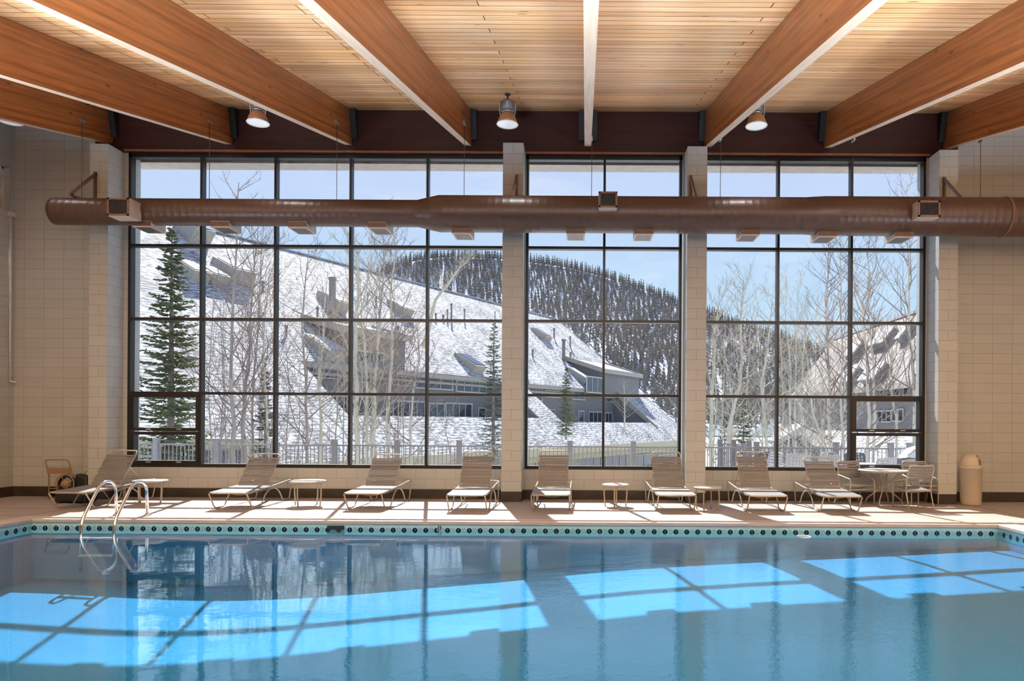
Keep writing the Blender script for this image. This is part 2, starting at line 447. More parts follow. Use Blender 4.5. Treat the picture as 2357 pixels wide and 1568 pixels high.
b = MB(); b.box(XJ0 - .02, XJ1 + .02, 14.5, 15.0, 7.07, 8.02); b.box(XJ0 - .62, XJ0 - .02, 14.5, 14.6, 7.07, 8.02); b.box(XJ1 + .02, XJ1 + .60, 14.5, 14.6, 7.07, 8.02)
tag(b.build('trim_1', M['header']), kind='structure')
b = MB(); b.box(XJ0 - .02, XJ1 + .02, 14.475, 14.5, 7.07, 7.10)
tag(b.build('trim_2', M['beam']), kind='structure')
# roof overhang outside, seen through the top panes
b = MB(); b.box(XL - 1, XR + 1, 15.0, 15.42, 7.02, 7.5)
tag(b.build('trim_3', simple('soffit_board', (.52, .47, .42), .7)), kind='structure')

# ------------------------------------------------------------------ windows
def zavg(*p): return sum(P(x, y, YW).z for x, y in p) / len(p)
ZT = [zavg((380, 906.6), (900, 906.2), (1300, 909), (1880, 915)), zavg((380, 737.5), (900, 734.8), (1300, 736), (1880, 744)), zavg((380, 569), (900, 565), (1300, 566), (1880, 576))]
fw = .024
def pane(b, x0, x1, z0, z1): b.box(x0, x1, YW + .125, YW + .131, z0, z1)
def window(idx, xa, xb, mulls, vent=None):
    b = MB(); g = MB()
    y0, y1 = YW, YW + .15
    b.box(xa, xa + .055, y0, y1, WZ0, WZ1); b.box(xb - .055, xb, y0, y1, WZ0, WZ1)
    b.box(xa, xb, y0 - .005, y1, WZ0, WZ0 + .07); b.box(xa, xb, y0, y1, WZ1 - .085, WZ1)
    for x in mulls: b.box(x - fw, x + fw, y0, y1, WZ0 + .07, WZ1 - .085)
    xs = [xa + .031] + list(mulls) + [xb - .031]
    for z in ZT:
        for i in range(len(xs) - 1): b.box(xs[i] + fw, xs[i + 1] - fw, y0 + .004, y1, z - .027, z + .027)
    zs = [WZ0 + .046] + ZT + [WZ1 - .06]
    vents = []
    for i in range(len(xs) - 1):
        for j in range(4):
            if vent == i and j == 0:
                vents.append((xs[i] + fw, xs[i + 1] - fw)); continue
            pane(g, xs[i] + fw, xs[i + 1] - fw, zs[j] + .024, zs[j + 1] - .024)
    w = tag(b.build('window_%d' % idx, M['frame']), kind='structure')
    g.build('glass', M['glass'], w)
    for (a, c) in vents:
        zm = P(380, 993, YW).z if idx == 1 else P(2040, 996, YW).z
        zlo, zhi = WZ0 + .07, ZT[0] - .027
        for nm, q0, q1 in (('awning_sash', zm + .01, zhi), ('awning_sash', zlo, zm - .01)):
            s = MB(); t = .075 if nm else .05
            fr = y0 - .012
            s.box(a, a + .085, fr, y1, q0, q1); s.box(c - .06, c, fr, y1, q0, q1); s.box(a + .085, c - .06, fr, y1, q0, q0 + .062); s.box(a + .085, c - .06, fr, y1, q1 - .062, q1)
            so = s.build(nm, M['frame'], w)
            gg = MB(); pane(gg, a + .08, c - .055, q0 + .06, q1 - .06); gg.build('glass', M['glass'], so)
            l = MB()
            for k in (.28, .72):
                x = a + (c - a) * k
                l.box(x - .05, x + .05, fr - .016, fr, q0 + .02, q0 + .045); l.tube([(x - .03, fr - .012, q0 + .03), (x - .03, fr - .03, q0 + .03), (x + .03, fr - .035, q0 + .03)], .006, 6)
            l.build('latch', M['galv'], so)
    return w
XP = {}   # pillar front extents
XP[1] = (P(204.5, 740, YP).x, P(247, 740, YP).x)
XP[2] = (P(1155.5, 740, YP).x, P(1202.3, 740, YP).x)
XP[3] = (P(1580.5, 740, YP).x, P(1626, 740, YP).x)
XP[4] = (P(2160.5, 742, YP).x, P(2204.3, 742, YP).x)
window(1, XJ0, XP[2][0], [P(x, 740, YW).x for x in (461.5, 632, 805, 982)], vent=0)
window(2, P(1209, 740, YW).x, P(1569, 740, YW).x, [P(1390, 740, YW).x])
window(3, XP[3][1], XJ1, [P(x, 742, YW).x for x in (1791, 1959.8)], vent=2)
# block piers
PL = {1: 'painted block pillar left of the wide five-column window, behind the duct end', 2: 'painted block pillar between the wide window and the narrow two-column window',
      3: 'painted block pillar behind the small round side table', 4: 'painted block pillar next to the beige trash can'}
for i, (a, c) in XP.items():
    zt = {1: 7.06, 2: 7.13, 3: 7.08, 4: 7.04}[i]
    b = MB(); b.box(0, c - a, 0, YW + .05 - YP if i in (1, 4) else YW + .3 - YP, .2, zt)
    t = thing('block_pillar', PL[i], 'pillar', (a, YP, 0), 0, 'window wall pillars')
    b.build('shaft', M['pillar'], t)
    b = MB(); b.box(-.003, c - a + .003, -.003, YW - YP, 0, .2); b.build('painted_base', M['base'], t)
# ------------------------------------------------------------------ ceiling beams
BX = [P(1353, 338, 14.5).x + 2.44 * k for k in range(-4, 4)]
BL = ['laminated wood ceiling beam bearing on the pillar at the duct end', 'second laminated ceiling beam from the duct end, passing left of a lamp',
      'laminated ceiling beam third from the duct end, passing right of a lamp', 'laminated ceiling beam just left of the full-length hanging lamp', 'laminated ceiling beam seen nearly head-on, above the narrow window',
      'laminated ceiling beam just above the pillar behind the small side table', 'laminated ceiling beam whose hanger wire drops past the window right of the side-table pillar', 'laminated ceiling beam bearing on the pillar by the trash can']
ang = math.atan(SL); bd = .72 * cos(ang); ln = (14.5 - YB) / cos(ang)
for x, lb in zip(BX, BL):
    b = MB(); w = .067
    k = bd * math.tan(ang)
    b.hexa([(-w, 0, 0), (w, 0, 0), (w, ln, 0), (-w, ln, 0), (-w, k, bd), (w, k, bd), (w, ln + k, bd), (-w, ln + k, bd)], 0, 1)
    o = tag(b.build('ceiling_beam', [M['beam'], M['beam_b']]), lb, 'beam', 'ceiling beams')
    b = MB(); b.box(-.185, .185, ln - .04, ln + .16, .12, bd - .002); b.build('end_shade_block', M['grille'], o)  # black block added to stand in for the shadow beside the beam end
    o.location = (x, YB, zc(YB) - .72); o.rotation_euler = (ang, 0, 0)
# ------------------------------------------------------------------ pool
pool = thing('swimming_pool', 'rectangular indoor swimming pool with pale blue plaster and a patterned tile band', 'swimming pool', (0, 0, 0))
def solve_depth(x, y):
    lo, hi = .05, 4.0
    for _ in range(40):
        d = (lo + hi) / 2
        q = FL(x, y, -d)
        Yl = PY1 - d * SUN.y / SUN.z
        if q.y < Yl: lo = d     # floor point nearer than the light edge: the floor must lie deeper
        else: hi = d
    d = (lo + hi) / 2
    return FL(x, y, -d).x, d
print('SUN',SUN)
DEP = sorted(solve_depth(x, y) for x, y in ((60, 1362), (250, 1373), (450, 1384), (640, 1380), (800, 1370), (1000, 1352), (1240, 1333), (1335, 1320), (1600, 1302), (1790, 1293), (2130, 1277), (2320, 1266)))
def depth(X):
    if X <= DEP[0][0]: return DEP[0][1]
    for (a, da), (c, dc) in zip(DEP, DEP[1:]):
        if X <= c: return da + (dc - da) * (X - a) / (c - a)
    return DEP[-1][1]
def depth_s(X): return sum(depth(X + k * .35) for k in (-2, -1, 0, 1, 2)) / 5
print('DEPTHS', [(round(a, 2), round(d, 2)) for a, d in DEP])
b = MB(); nx, ny = 60, 16
for j in range(ny + 1):
    for i in range(nx + 1):
        X = PX0 + (PX1 - PX0) * i / nx; Yq = PY0 + (PY1 - PY0) * j / ny; b.v.append((X, Yq, -depth_s(X) * (1 + .075 * min(3.4, max(0., 10.3 - Yq)))))
for j in range(ny):
    for i in range(nx):
        a = j * (nx + 1) + i; b.face((a, a + 1, a + nx + 2, a + nx + 1), True)
b.build('basin_floor', M['plaster'], pool, solid=.15)
b = MB(); tz = -.23; bt = -1.9
b.box(PX0 - .3, PX1 + .3, PY1, PY1 + .3, bt, tz); b.box(PX0 - .3, PX1 + .3, PY0 - .3, PY0, bt, tz); b.box(PX0 - .3, PX0, PY0, PY1, bt, tz); b.box(PX1, PX1 + .3, PY0, PY1, bt, tz)
b.build('basin_wall', M['plaster'], pool)
b = MB()
b.box(PX0 - .2, PX1 + .2, PY1, PY1 + .2, tz, -.055); b.box(PX0 - .2, PX1 + .2, PY0 - .2, PY0, tz, -.055); b.box(PX0 - .2, PX0, PY0, PY1, tz, -.055); b.box(PX1, PX1 + .2, PY0, PY1, tz, -.055)
b.build('tile_band', M['tile'], pool)
b = MB(); cw = .34
b.box(PX0 - cw, PX1 + cw, PY1 - .02, PY1 + cw, -.055, .006); b.box(PX0 - cw, PX1 + cw, PY0 - cw, PY0 + .02, -.055, .006)
b.box(PX0 - cw, PX0 + .02, PY0 + .02, PY1 - .02, -.055, .006); b.box(PX1 - .02, PX1 + cw, PY0 + .02, PY1 - .02, -.055, .006)
b.build('coping', M['coping'], pool, bevel=.012)
b = MB(); a = FL(757, 1212, -.1); c = FL(797, 1212, -.1)
b.box(a.x, c.x, PY1 - .012, PY1 + .01, -.142, -.075); so = b.build('skimmer', M['grille'], pool)
b = MB(); b.box(a.x - .02, c.x + .02, PY1 - .006, PY1 + .01, -.155, -.062); b.build('skimmer_rim', M['tile'], so)
# depth mark 8
b = MB(); q = FL(1014, 1215, -.11); x8, z8, s8, hh = q.x, -.138, .028, .034
for (xa, xb, za_, zb_) in ((-1, 1, 0, .36), (-1, 1, .84, 1.16), (-1, 1, 1.66, 2), (-1, -.42, .3, .9), (.42, 1, .3, .9), (-1, -.42, 1.1, 1.7), (.42, 1, 1.1, 1.7)):
    b.box(x8 + xa * s8, x8 + xb * s8, PY1 - .004, PY1 + .002, z8 + za_ * hh, z8 + zb_ * hh)
b.build('depth_mark', M['grille'], pool)
b = MB(); b.box(x8 - .036, x8 + .036, PY1 - .002, PY1 + .002, -.144, -.062); b.build('depth_mark_tile', simple('white_tile', (.6, .78, .78), .25), pool)
b = MB()
b.v += [(PX0, PY0, WATER_Z), (PX1, PY0, WATER_Z), (PX1, PY1, WATER_Z), (PX0, PY1, WATER_Z)]; b.face((0, 1, 2, 3))
tag(b.build('pool_water', M['water']), 'clear blue pool water mirroring the window', 'water', kind='stuff')
q = FL(1850, 1236, WATER_Z)
b = MB(); b.tube([(.1 * cos(a * pi / 12), .1 * sin(a * pi / 12), .004) for a in range(24)], .008, 8, closed=True)
tag(b.build('floating_ring', M['white_plastic'], loc=q), 'thin white ring floating on the water near the far pool edge', 'ring')
# ------------------------------------------------------------------ pool ladder
lad = thing('pool_ladder', 'polished steel pool ladder with two curved grab rails over the edge', 'ladder', (0, 0, 0))
for X in (-7.74, -7.23):
    pts = fillet([(X, 11.77, 0), (X, 11.74, .56), (X, 11.40, .60), (X, 10.93, .0), (X, 10.93, -.75)], .17, 7)
    b = MB(); b.tube(pts, .024, 14); ro = b.build('grab_rail', M['chrome'], lad)
    b = MB(); b.lathe([(.055, 0), (.055, .012), (.03, .03)], 18, (X, 11.77, .0)); b.build('floor_flange', M['chrome'], ro)
for z in (-.24, -.5):
    b = MB(); b.box(-7.74, -7.23, 10.89, 10.98, z - .015, z + .01); b.build('tread', M['white_plastic'], lad)
# ------------------------------------------------------------------ duct
YD, ZD = 13.55, 5.55
duct = thing('air_duct', 'long round brown spiral air duct hung across the window wall', 'duct', (0, YD, ZD))
xa = P(127, 495, YD).x
R1, R2, R3 = .252, .343, .365
xr1, xr2, xr3, xr4 = P(962, 490, YD).x, P(1012, 490, YD).x, P(1850, 500, YD).x, P(1895, 500, YD).x
def duct_r(x):
    if x < xr1: return R1
    if x < xr2: return R1 + (R2 - R1) * (x - xr1) / (xr2 - xr1)
    if x < xr3: return R2
    if x < xr4: return R2 + (R3 - R2) * (x - xr3) / (xr4 - xr3)
    return R3
prof = [(.001, xa + .01), (R1 - .03, xa + .01), (R1, xa)]
x = xa + .07
while x < 11.0:
    if min(abs(x - xr1), abs(x - xr2), abs(x - xr3), abs(x - xr4)) > .08:
        prof += [(duct_r(x - .006), x - .006), (duct_r(x) + .001, x), (duct_r(x + .006), x + .006)]
    x += .137
prof += [(duct_r(q), q) for q in (xr1, xr2, xr3, xr4)]
prof = prof[:3] + sorted(prof[3:], key=lambda p: p[1])
prof += [(R3, XR)]
b = MB(); b.lathe(prof, 48, axis='x'); b.build('pipe', M['duct'], duct)
xx = P(2308, 510, YD).x
b = MB(); b.lathe([(R3, xx - .02), (R3 + .012, xx - .02), (R3 + .012, xx + .02), (R3, xx + .02)], 40, axis='x', caps=False); b.build('collar', M['duct_trim'], duct)
for (px0, px1, yt, yb_) in ((247, 297, 455, 497), (1378, 1421, 441, 478), (2113, 2164, 462, 500)):
    yf = 12.97
    A, B = P(px0, yt, yf), P(px1, yb_, yf)
    A.z, B.z = max(A.z, B.z), min(A.z, B.z)
    b = MB(); b.box(A.x, B.x, yf - YD, -.22, B.z - ZD, A.z - ZD)
    ro = b.build('side_register', M['register'], duct)
    b = MB(); w = .035
    for q in ((A.x, B.x, A.z - w, A.z), (A.x, B.x, B.z, B.z + w), (A.x, A.x + w, B.z, A.z), (B.x - w, B.x, B.z, A.z)): b.box(q[0], q[1], yf - YD - .012, yf - YD, q[2] - ZD, q[3] - ZD)
    b.build('register_frame', M['duct_trim'], ro)
    b = MB(); b.box(A.x + w, B.x - w, yf - YD - .004, yf - YD - .002, B.z + w - ZD, A.z - w - ZD); b.build('grille', M['grille'], ro)
    b = MB(); n = 11
    for k in range(n):
        xq = A.x + w + (B.x - A.x - 2 * w) * (k + .5) / n
        b.obox((xq, yf - YD - .008, (A.z + B.z) / 2 - ZD), (.003, .003, 0), (-.001, .002, 0), (0, 0, (A.z - B.z) / 2 - w))
    b.build('louvre', M['louvre'], ro)
for (px0, px1) in ((311, 362), (490, 540), (668, 715), (851, 896), (1042, 1087), (1304, 1346), (1459, 1503), (1700, 1746), (1876, 1922), (2048, 2098)):
    xm = P((px0 + px1) / 2, 530, YD).x; w = .175; r = duct_r(xm)
    b = MB(); b.box(xm - w, xm + w, -.15, .34, -r - .07, -r + .12); ro = b.build('bottom_register', M['register'], duct)
    b = MB()
    for k in range(14):
        xq = xm - w + .03 + (2 * w - .06) * (k + .5) / 14
        b.box(xq - .005, xq + .005, -.11, .30, -r - .073, -r - .069)
    b.build('grille', M['grille'], ro)
    b = MB(); b.box(xm - w - .002, xm + w + .002, -.156, -.15, -r - .05, -r + .04); b.build('band', M['steel_dark'], ro)
# pillar brackets that carry the duct
BR = [(P(221, 430, YP).x, P(166, 453, YP - .7), -.0), (P(1189, 425, YP).x, None, 0), (P(1590, 425, YP).x, None, 0), (P(2172, 440, YP).x, None, 0)]
BKL = ['brown steel duct bracket on the pillar at the duct end', 'brown steel duct bracket on the pillar between the wide and narrow windows', 'brown steel duct bracket on the pillar left of the three-column window', 'brown steel duct bracket on the pillar above the trash can']
for i, ((xb_, _, _), lb) in enumerate(zip(BR, BKL)):
    b = MB(); s = .022
    b.box(-s, s, -.045, 0, 0, .66)
    b.obox((0, -.36, .0), (s, 0, 0), (0, .36, 0), (0, 0, s))
    tip = Vector((0, -.70, .0)); top = Vector((0, -.02, .62)); d = (top - tip)
    dn = d.normalized(); nn = dn.cross(Vector((1, 0, 0)))
    b.obox((tip + top) / 2, (s, 0, 0), dn * (d.length / 2), nn * s)
    rz = {0: 0, 1: 0, 2: 0, 3: 0}[i]
    tag(b.build('duct_bracket', M['steel_dark'], loc=(xb_, YP, 5.83)), lb, 'bracket', 'duct brackets')
# hanger wires with their clips on the beams
WL = ['thin hanger wire and clip on the beam over the duct end', 'thin hanger wire crossing the second window column from the duct end', 'thin hanger wire dropping through the third window column from the duct end', 'thin hanger wire crossing the window column left of the full-length lamp',
      'thin hanger wire beside the head-on beam', 'thin hanger wire just right of the side-table pillar', 'thin hanger wire crossing the middle of the three-column window', 'thin hanger wire against the block wall right of the trash-can pillar']
for i, (x, lb) in enumerate(zip(BX, WL)):
    Yh = 13.6; side = .075 if i < 4 else (-.075 if i > 4 else .075)
    if i > 4: side = .10 if i == 5 else .2
    z1 = zc(Yh) - .42 if i < 4 else zc(Yh) - .7
    t = thing('hanger_wire', lb, 'wire', (x + side, Yh, ZD + duct_r(x) - .02), 0, 'duct hanger wires')
    b = MB(); b.tube([(0, 0, 0), (0, 0, z1 - ZD - duct_r(x))], .006, 5); b.build('wire', M['steel_dark'], t)
    b = MB(); b.box(-.012, .012, -.07, .07, z1 - ZD - duct_r(x), z1 - ZD - duct_r(x) + .05); b.build('clip', M['galv'], t)
# ------------------------------------------------------------------ high bay lamps
M['bronze'] = simple('lamp_bronze', (.40, .20, .09), .3, .2)
M['ballast'] = simple('lamp_ballast', (.13, .10, .085), .4)
def lens_mat():
    m, nt, out = newmat('lamp_lens')
    b_ = bsdf(nt, out, (.75, .76, .74), .25)
    b_.inputs['Emission Color'].default_value = (1, .97, .92, 1); b_.inputs['Emission Strength'].default_value = .28
    return m
M['lens'] = lens_mat()
def make_lamp(loc, label):
    t = thing('high_bay_lamp', label, 'ceiling lamp', loc, 0, 'high bay lamps')
    b = MB(); b.lathe([(.05, -.015), (.05, 0)], 16); b.tube([(0, 0, 0), (0, 0, -.13)], .012, 8); b.build('stem', M['grille'], t)
    b = MB(); b.lathe([(.02, -.12), (.11, -.135), (.135, -.155), (.128, -.165), (.128, -.30), (.10, -.31)], 28); b.build('ballast_housing', M['ballast'], t)
    b = MB()
    for s in (-1, 1): b.tube(fillet([(s * .10, 0, -.15), (s * .15, 0, -.18), (s * .135, 0, -.36), (s * .12, 0, -.40)], .03, 3), .011, 6)
    b.lathe([(.10, -.335), (.105, -.32), (.06, -.31)], 20); b.build('bracket', M['galv'], t)
    b = MB(); pr = [(.075, -.33), (.095, -.345), (.125, -.385), (.155, -.44), (.178, -.50), (.188, -.545), (.182, -.545), (.172, -.50), (.148, -.44), (.118, -.385), (.07, -.34)]
    b.lathe(pr, 36, caps=False); b.build('reflector', M['bronze'], t)
    b = MB(); b.tube([(.19 * cos(k * pi / 18), .19 * sin(k * pi / 18), -.547) for k in range(36)], .009, 6, closed=True); b.build('rim', M['white_plastic'], t)
    b = MB(); b.lathe([(.001, -.552), (.10, -.55), (.182, -.543)], 32, caps=False); b.build('lens', M['lens'], t)
    return t
l0 = None
YL = 12.9
LAMPS = [(-10.45, 'round lamp half hidden behind the beam in the corner over the block wall'), (P(594, 275, YL).x, 'bronze dome lamp partly hidden by a beam above the wide window'),
         (P(1168, 275, YL).x, 'bronze dome lamp hanging in full view by its stem above the middle pillar'), (P(1741, 290, YL).x, 'bronze dome lamp partly hidden by the beam right of the narrow window')]
for X, lb in LAMPS:
    loc = (X, YL, zc(YL) - .014)
    if l0 is None: l0 = make_lamp(loc, lb)
    else: copy_tree(l0, loc, None, lb)
# ------------------------------------------------------------------ conduit in the corner
b = MB(); b.tube([(XL + .022, 14.47, 2.35), (XL + .022, 14.47, 5.74)], .018, 8); b.box(XL, XL + .05, 14.42, 14.56, 5.72, 5.80); b.tube([(XL + .02, 14.46, 2.36), (XL + .12, 14.52, 2.33)], .02, 8)
tag(b.build('wall_mounted_conduit', M['white_plastic']), 'thin pale conduit pipe running down the corner of the block wall', 'pipe')
# ------------------------------------------------------------------ poolside furniture
M['strap'] = simple('vinyl_strap', (.20, .198, .205), .45, var=.04)
M['tube'] = simple('beige_tube', (.46, .41, .34), .35, var=.05)
M['table_top'] = simple('table_top_white', (.6, .58, .55), .35, var=.04)
def lounger(loc, rz, recline, label):
    t = thing('chaise_lounge', label, 'lounge chair', loc, rz, 'strap chaise lounges along the window')
    x = .335; r = .0125
    def zr(y): return .30 + (y + .2) * .04
    b = MB(); b.tube(fillet([(-x, -.2, .30), (x, -.2, .30), (x, 1.70, .375), (-x, 1.70, .375)][:1] + [(x, -.2, .30), (x, .75, zr(.75)), (x, 1.72, .40), (-x, 1.72, .40), (-x, .75, zr(.75))], .09, 5, True), r, 8, closed=True)
    b.build('frame', M['tube'], t)
    for s in (-1, 1):
        q = [(s * x, -.2, .29), (s * x, 0, .014), (s * x, .34, .014), (s * x, .50, .20), (s * x, .66, .285), (s * x, .82, .305), (s * x, .98, .285), (s * x, 1.14, .20), (s * x, 1.30, .014), (s * x, 1.60, .014), (s * x, 1.72, .40)]
        b = MB(); b.tube(fillet(q, .07, 4), r, 8)
        b.box(s * x - .014, s * x + .014, .0, .05, 0, .012); b.box(s * x - .014, s * x + .014, 1.54, 1.6, 0, .012)
        b.build('leg', M['tube'], t)
    hy = .72
    b = MB(); y = -.16
    while y < hy + .02:
        b.obox((0, y, zr(y) + .012), (x + .008, 0, 0), (0, .0245, .001), (0, 0, .0035)); y += .0525
    for s in (-1, 1):
        b.box(s * x - .017, s * x + .017, -.10, hy, zr(.3) - .03, zr(.3) - .02)
    b.build('seat', M['strap'], t)
    a = radians(recline); d = Vector((0, cos(a), sin(a))); n = Vector((0, -sin(a), cos(a))); o = Vector((0, hy + .03, zr(hy) + .015))
    w = .275; Lb = .80
    P3 = lambda X, s, h=0: Vector((X, 0, 0)) + o + d * s + n * h
    b = MB(); b.tube(fillet([P3(-w, 0), P3(-w, Lb), P3(w, Lb), P3(w, 0)], .075, 6), r, 8)
    b.tube([P3(-x, -.01), P3(x, -.01)], r, 8); b.build('back_frame', M['tube'], t)
    b = MB(); s = .045
    while s < Lb - .09:
        sag = .006 * sin(s * 37.0 + recline)
        b.obox(P3(0, s, .012 + sag), (w + .012, 0, 0), d * .0205, n * .0035); s += .0515
    b.build('backrest', M['strap'], t)
    b = MB()
    for sd in (-1, 1): b.tube([P3(sd * (w - .02), .42, -.012), (sd * (w - .02), 1.42, .37)], .009, 6)
    b.tube([(-w, 1.42, .37), (w, 1.42, .37)], .009, 6); b.tube([(-x, 1.42, .385), (-w, 1.42, .37)], .009, 6); b.tube([(x, 1.42, .385), (w, 1.42, .37)], .009, 6)
    b.build('back_prop', M['tube'], t)
    b = MB(); b.tube([(-x + .67 * k / 10, .22, zr(.2) - .012 - .075 * sin(pi * k / 10)) for k in range(11)], .010, 6); b.build('crossbar', M['tube'], t)
    b = MB(); b.tube([(-x + .67 * k / 10, .80, zr(.8) - .012 - .05 * sin(pi * k / 10)) for k in range(11)], .010, 6); b.build('crossbar', M['tube'], t)
    return t
LG = [((-9.32 - 8.69) / 2 - .02, 12.62, -.04, 52, 'white strap chaise lounge at the duct end, behind the pool ladder'),
      ((-6.61 - 5.92) / 2, 12.70, .0, 46, 'white strap chaise lounge left of the largest side table'),
      ((-4.25 - 3.56) / 2, 12.76, -.03, 46, 'white strap chaise lounge right of the largest side table'),
      ((-2.38 - 1.73) / 2, 12.58, -.005, 55, 'white strap chaise lounge just left of the pillar under the full-length lamp'),
      ((-.93 - .25) / 2, 12.70, .0, 58, 'upright white strap chaise lounge in the pillar shadow below the two-column window'),
      ((1.3 + 1.99) / 2, 12.76, .035, 56, 'white strap chaise lounge between the two small side tables'),
      ((2.92 + 3.6) / 2, 12.74, .0, 57, 'shaded white strap chaise lounge right of the pillar and small side table'),
      ((4.24 + 4.91) / 2, 12.73, -.02, 45, 'lowest-reclined sunlit white strap chaise lounge beside the dining chairs')]
for X, Y, rz, rc, lb in LG: lounger((X, Y, 0), rz, rc, lb)

def side_table(loc, dia, hgt, label, rz):
    t = thing('side_table', label, 'table', loc, rz, 'round side tables')
    R = dia / 2
    b = MB(); b.lathe([(R - .03, hgt - .034), (R - .004, hgt - .03), (R, hgt - .018), (R - .003, hgt - .004), (R - .02, hgt)], 40); b.build('table_top', M['table_top'], t)
    for k in range(4):
        a = pi / 4 + k * pi / 2; c, s = cos(a), sin(a)
        b = MB(); b.tube(fillet([(c * (R - .05), s * (R - .05), hgt - .03), (c * (R - .035), s * (R - .035), hgt * .55), (c * (R - .06), s * (R - .06), .0)], .2, 6), .0125, 8); b.build('leg', M['tube'], t)
    b = MB(); b.tube([((R - .055) * cos(k * pi / 16), (R - .055) * sin(k * pi / 16), hgt - .045) for k in range(32)], .009, 6, closed=True); b.build('rim_tube', M['tube'], t)
side_table((-8.25, 13.52, 0), .60, .44, 'round white side table by the chaise lounge at the duct end', .5)
q = FL(703, 1163)
side_table((-5.17, 13.30, 0), .66, .47, 'largest round white side table, between two sunlit chaise lounges', .5)
side_table((.60, 13.50, 0), .51, .42, 'small round white side table alone below the narrow window, in the sun', .65)
side_table((2.27, 13.05, 0), .52, .42, 'small round side table in front of the block pillar', .3)

# dining table and armchairs
t = thing('dining_table', 'round white patio dining table among strap armchairs below the window', 'table', (5.92, 14.02, 0), 0)
b = MB(); b.lathe([(.44, .655), (.475, .66), (.48, .672), (.475, .686), (.45, .69)], 48); b.build('table_top', M['table_top'], t)
b = MB(); b.tube([(.43 * cos(k * pi / 20), .43 * sin(k * pi / 20), .645) for k in range(40)], .011, 6, closed=True); b.build('rim_tube', M['tube'], t)
for k in range(4):
    a = pi / 4 + .15 + k * pi / 2; c, s = cos(a), sin(a)
    b = MB(); b.tube(fillet([(c * .30, s * .30, .645), (c * .085, s * .085, .42), (c * .085, s * .085, .30), (c * .33, s * .33, .10), (c * .35, s * .35, 0)], .06, 4), .0125, 8); b.build('leg', M['tube'], t)
b = MB(); b.tube([(.085 * cos(k * pi / 8), .085 * sin(k * pi / 8), .35) for k in range(16)], .009, 6, closed=True); b.build('leg_ring', M['tube'], t)
def armchair(loc, rz, label):
    t = thing('strap_armchair', label, 'chair', loc, rz, 'strap armchairs at the dining table')
    x = .255; r = .0125
    for s in (-1, 1):
        b = MB(); b.tube(fillet([(s * x, -.25, 0), (s * x, -.255, .50), (s * x, .20, .565)], .06, 5), r, 8); b.build('arm_leg', M['tube'], t)
        b = MB(); b.tube([(s * x * .95, .28, 0), (s * x * .95, .17, .36)], r, 8); b.build('rear_leg', M['tube'], t)
    xb = x * .95
    b = MB(); b.tube(fillet([(-xb, .165, .34), (-xb, .20, .56), (-xb, .29, .83), (0, .31, .815), (xb, .29, .83), (xb, .20, .56), (xb, .165, .34)], .07, 5), r, 8); b.build('back_frame', M['tube'], t)
    b = MB(); b.tube(fillet([(-x + .02, -.22, .375), (x - .02, -.22, .375), (x - .02, .2, .345), (-x + .02, .2, .345)], .05, 4, True), r, 8, closed=True)
    b.tube([(-x, -.2, .375), (x, -.2, .375)], .010, 6); b.tube([(-x, -.252, .30), (x, -.252, .30)], .010, 6); b.tube(fillet([(-x, .0, .36), (-.15, 0, .30), (.15, 0, .30), (x, 0, .36)], .1, 4), .010, 6); b.build('seat_frame', M['tube'], t)
    b = MB(); y = -.215
    while y < .19:
        b.obox((0, y, .385 - (y + .22) * .07), (x - .015, 0, 0), (0, .024, -.0017), (0, 0, .0035)); y += .0515
    b.build('seat', M['strap'], t)
    a0, a1 = Vector((0, .20, .50)), Vector((0, .292, .80)); d = (a1 - a0).normalized(); n = Vector((0, -d.z, d.y))
    b = MB()
    for k in range(6):
        c = a0 + d * (.02 + k * .055)
        b.obox(c + n * .013, (xb + .012, 0, 0), d * .021, n * .0035)
    b.build('backrest', M['strap'], t)
armchair((5.40, 14.14, 0), .18, 'strap armchair left of the round dining table, beside the lowest chaise lounge')
armchair((6.22, 13.42, 0), pi + .10, 'strap armchair in front of the dining table, seen from its back')
armchair((6.70, 14.18, 0), -.06, 'strap armchair behind the front one, next to the window pillar')

# trash can
q = FL(2226, 1161)
t = thing('trash_can', 'tall beige trash can with domed open-mouth lid next to the pillar', 'trash can', (q.x, 14.02, 0), 0)
M['bin'] = simple('beige_bin', (.56, .50, .41), .45, var=.04)
b = MB(); b.lathe([(.165, 0), (.182, .012), (.19, .05), (.205, .72), (.214, .725), (.216, .765), (.208, .775)], 40); b.build('body', M['bin'], t)
b = MB()  # dome lid, mouth cut out of the side turned to the pool
n1, n2 = 40, 14
base = len(b.v)
for i in range(n2 + 1):
    a = (pi / 2) * i / n2
    for k in range(n1):
        th = 2 * pi * k / n1
        b.v.append((.205 * cos(a) ** .75 * cos(th) if i < n2 else 0, .205 * cos(a) ** .75 * sin(th) if i < n2 else 0, .77 + .245 * sin(a)))
for i in range(n2):
    for k in range(n1):
        th = 2 * pi * (k + .5) / n1; am = (pi / 2) * (i + .5) / n2
        dth = abs((th - radians(322) + pi) % (2 * pi) - pi)
        if dth < .52 and .02 < i / n2 < .66: continue
        l = (k + 1) % n1
        b.face((base + i * n1 + k, base + i * n1 + l, base + (i + 1) * n1 + l, base + (i + 1) * n1 + k), True)
lid = b.build('lid', M['bin'], t, solid=.012)
b = MB(); a = radians(322); c, s = cos(a), sin(a)
b.obox((c * .115, s * .115, .87), (-s * .085, c * .085, 0), (c * .012, s * .012, .0), (c * .02, s * .02, .085)); b.build('flap', M['bin'], lid)

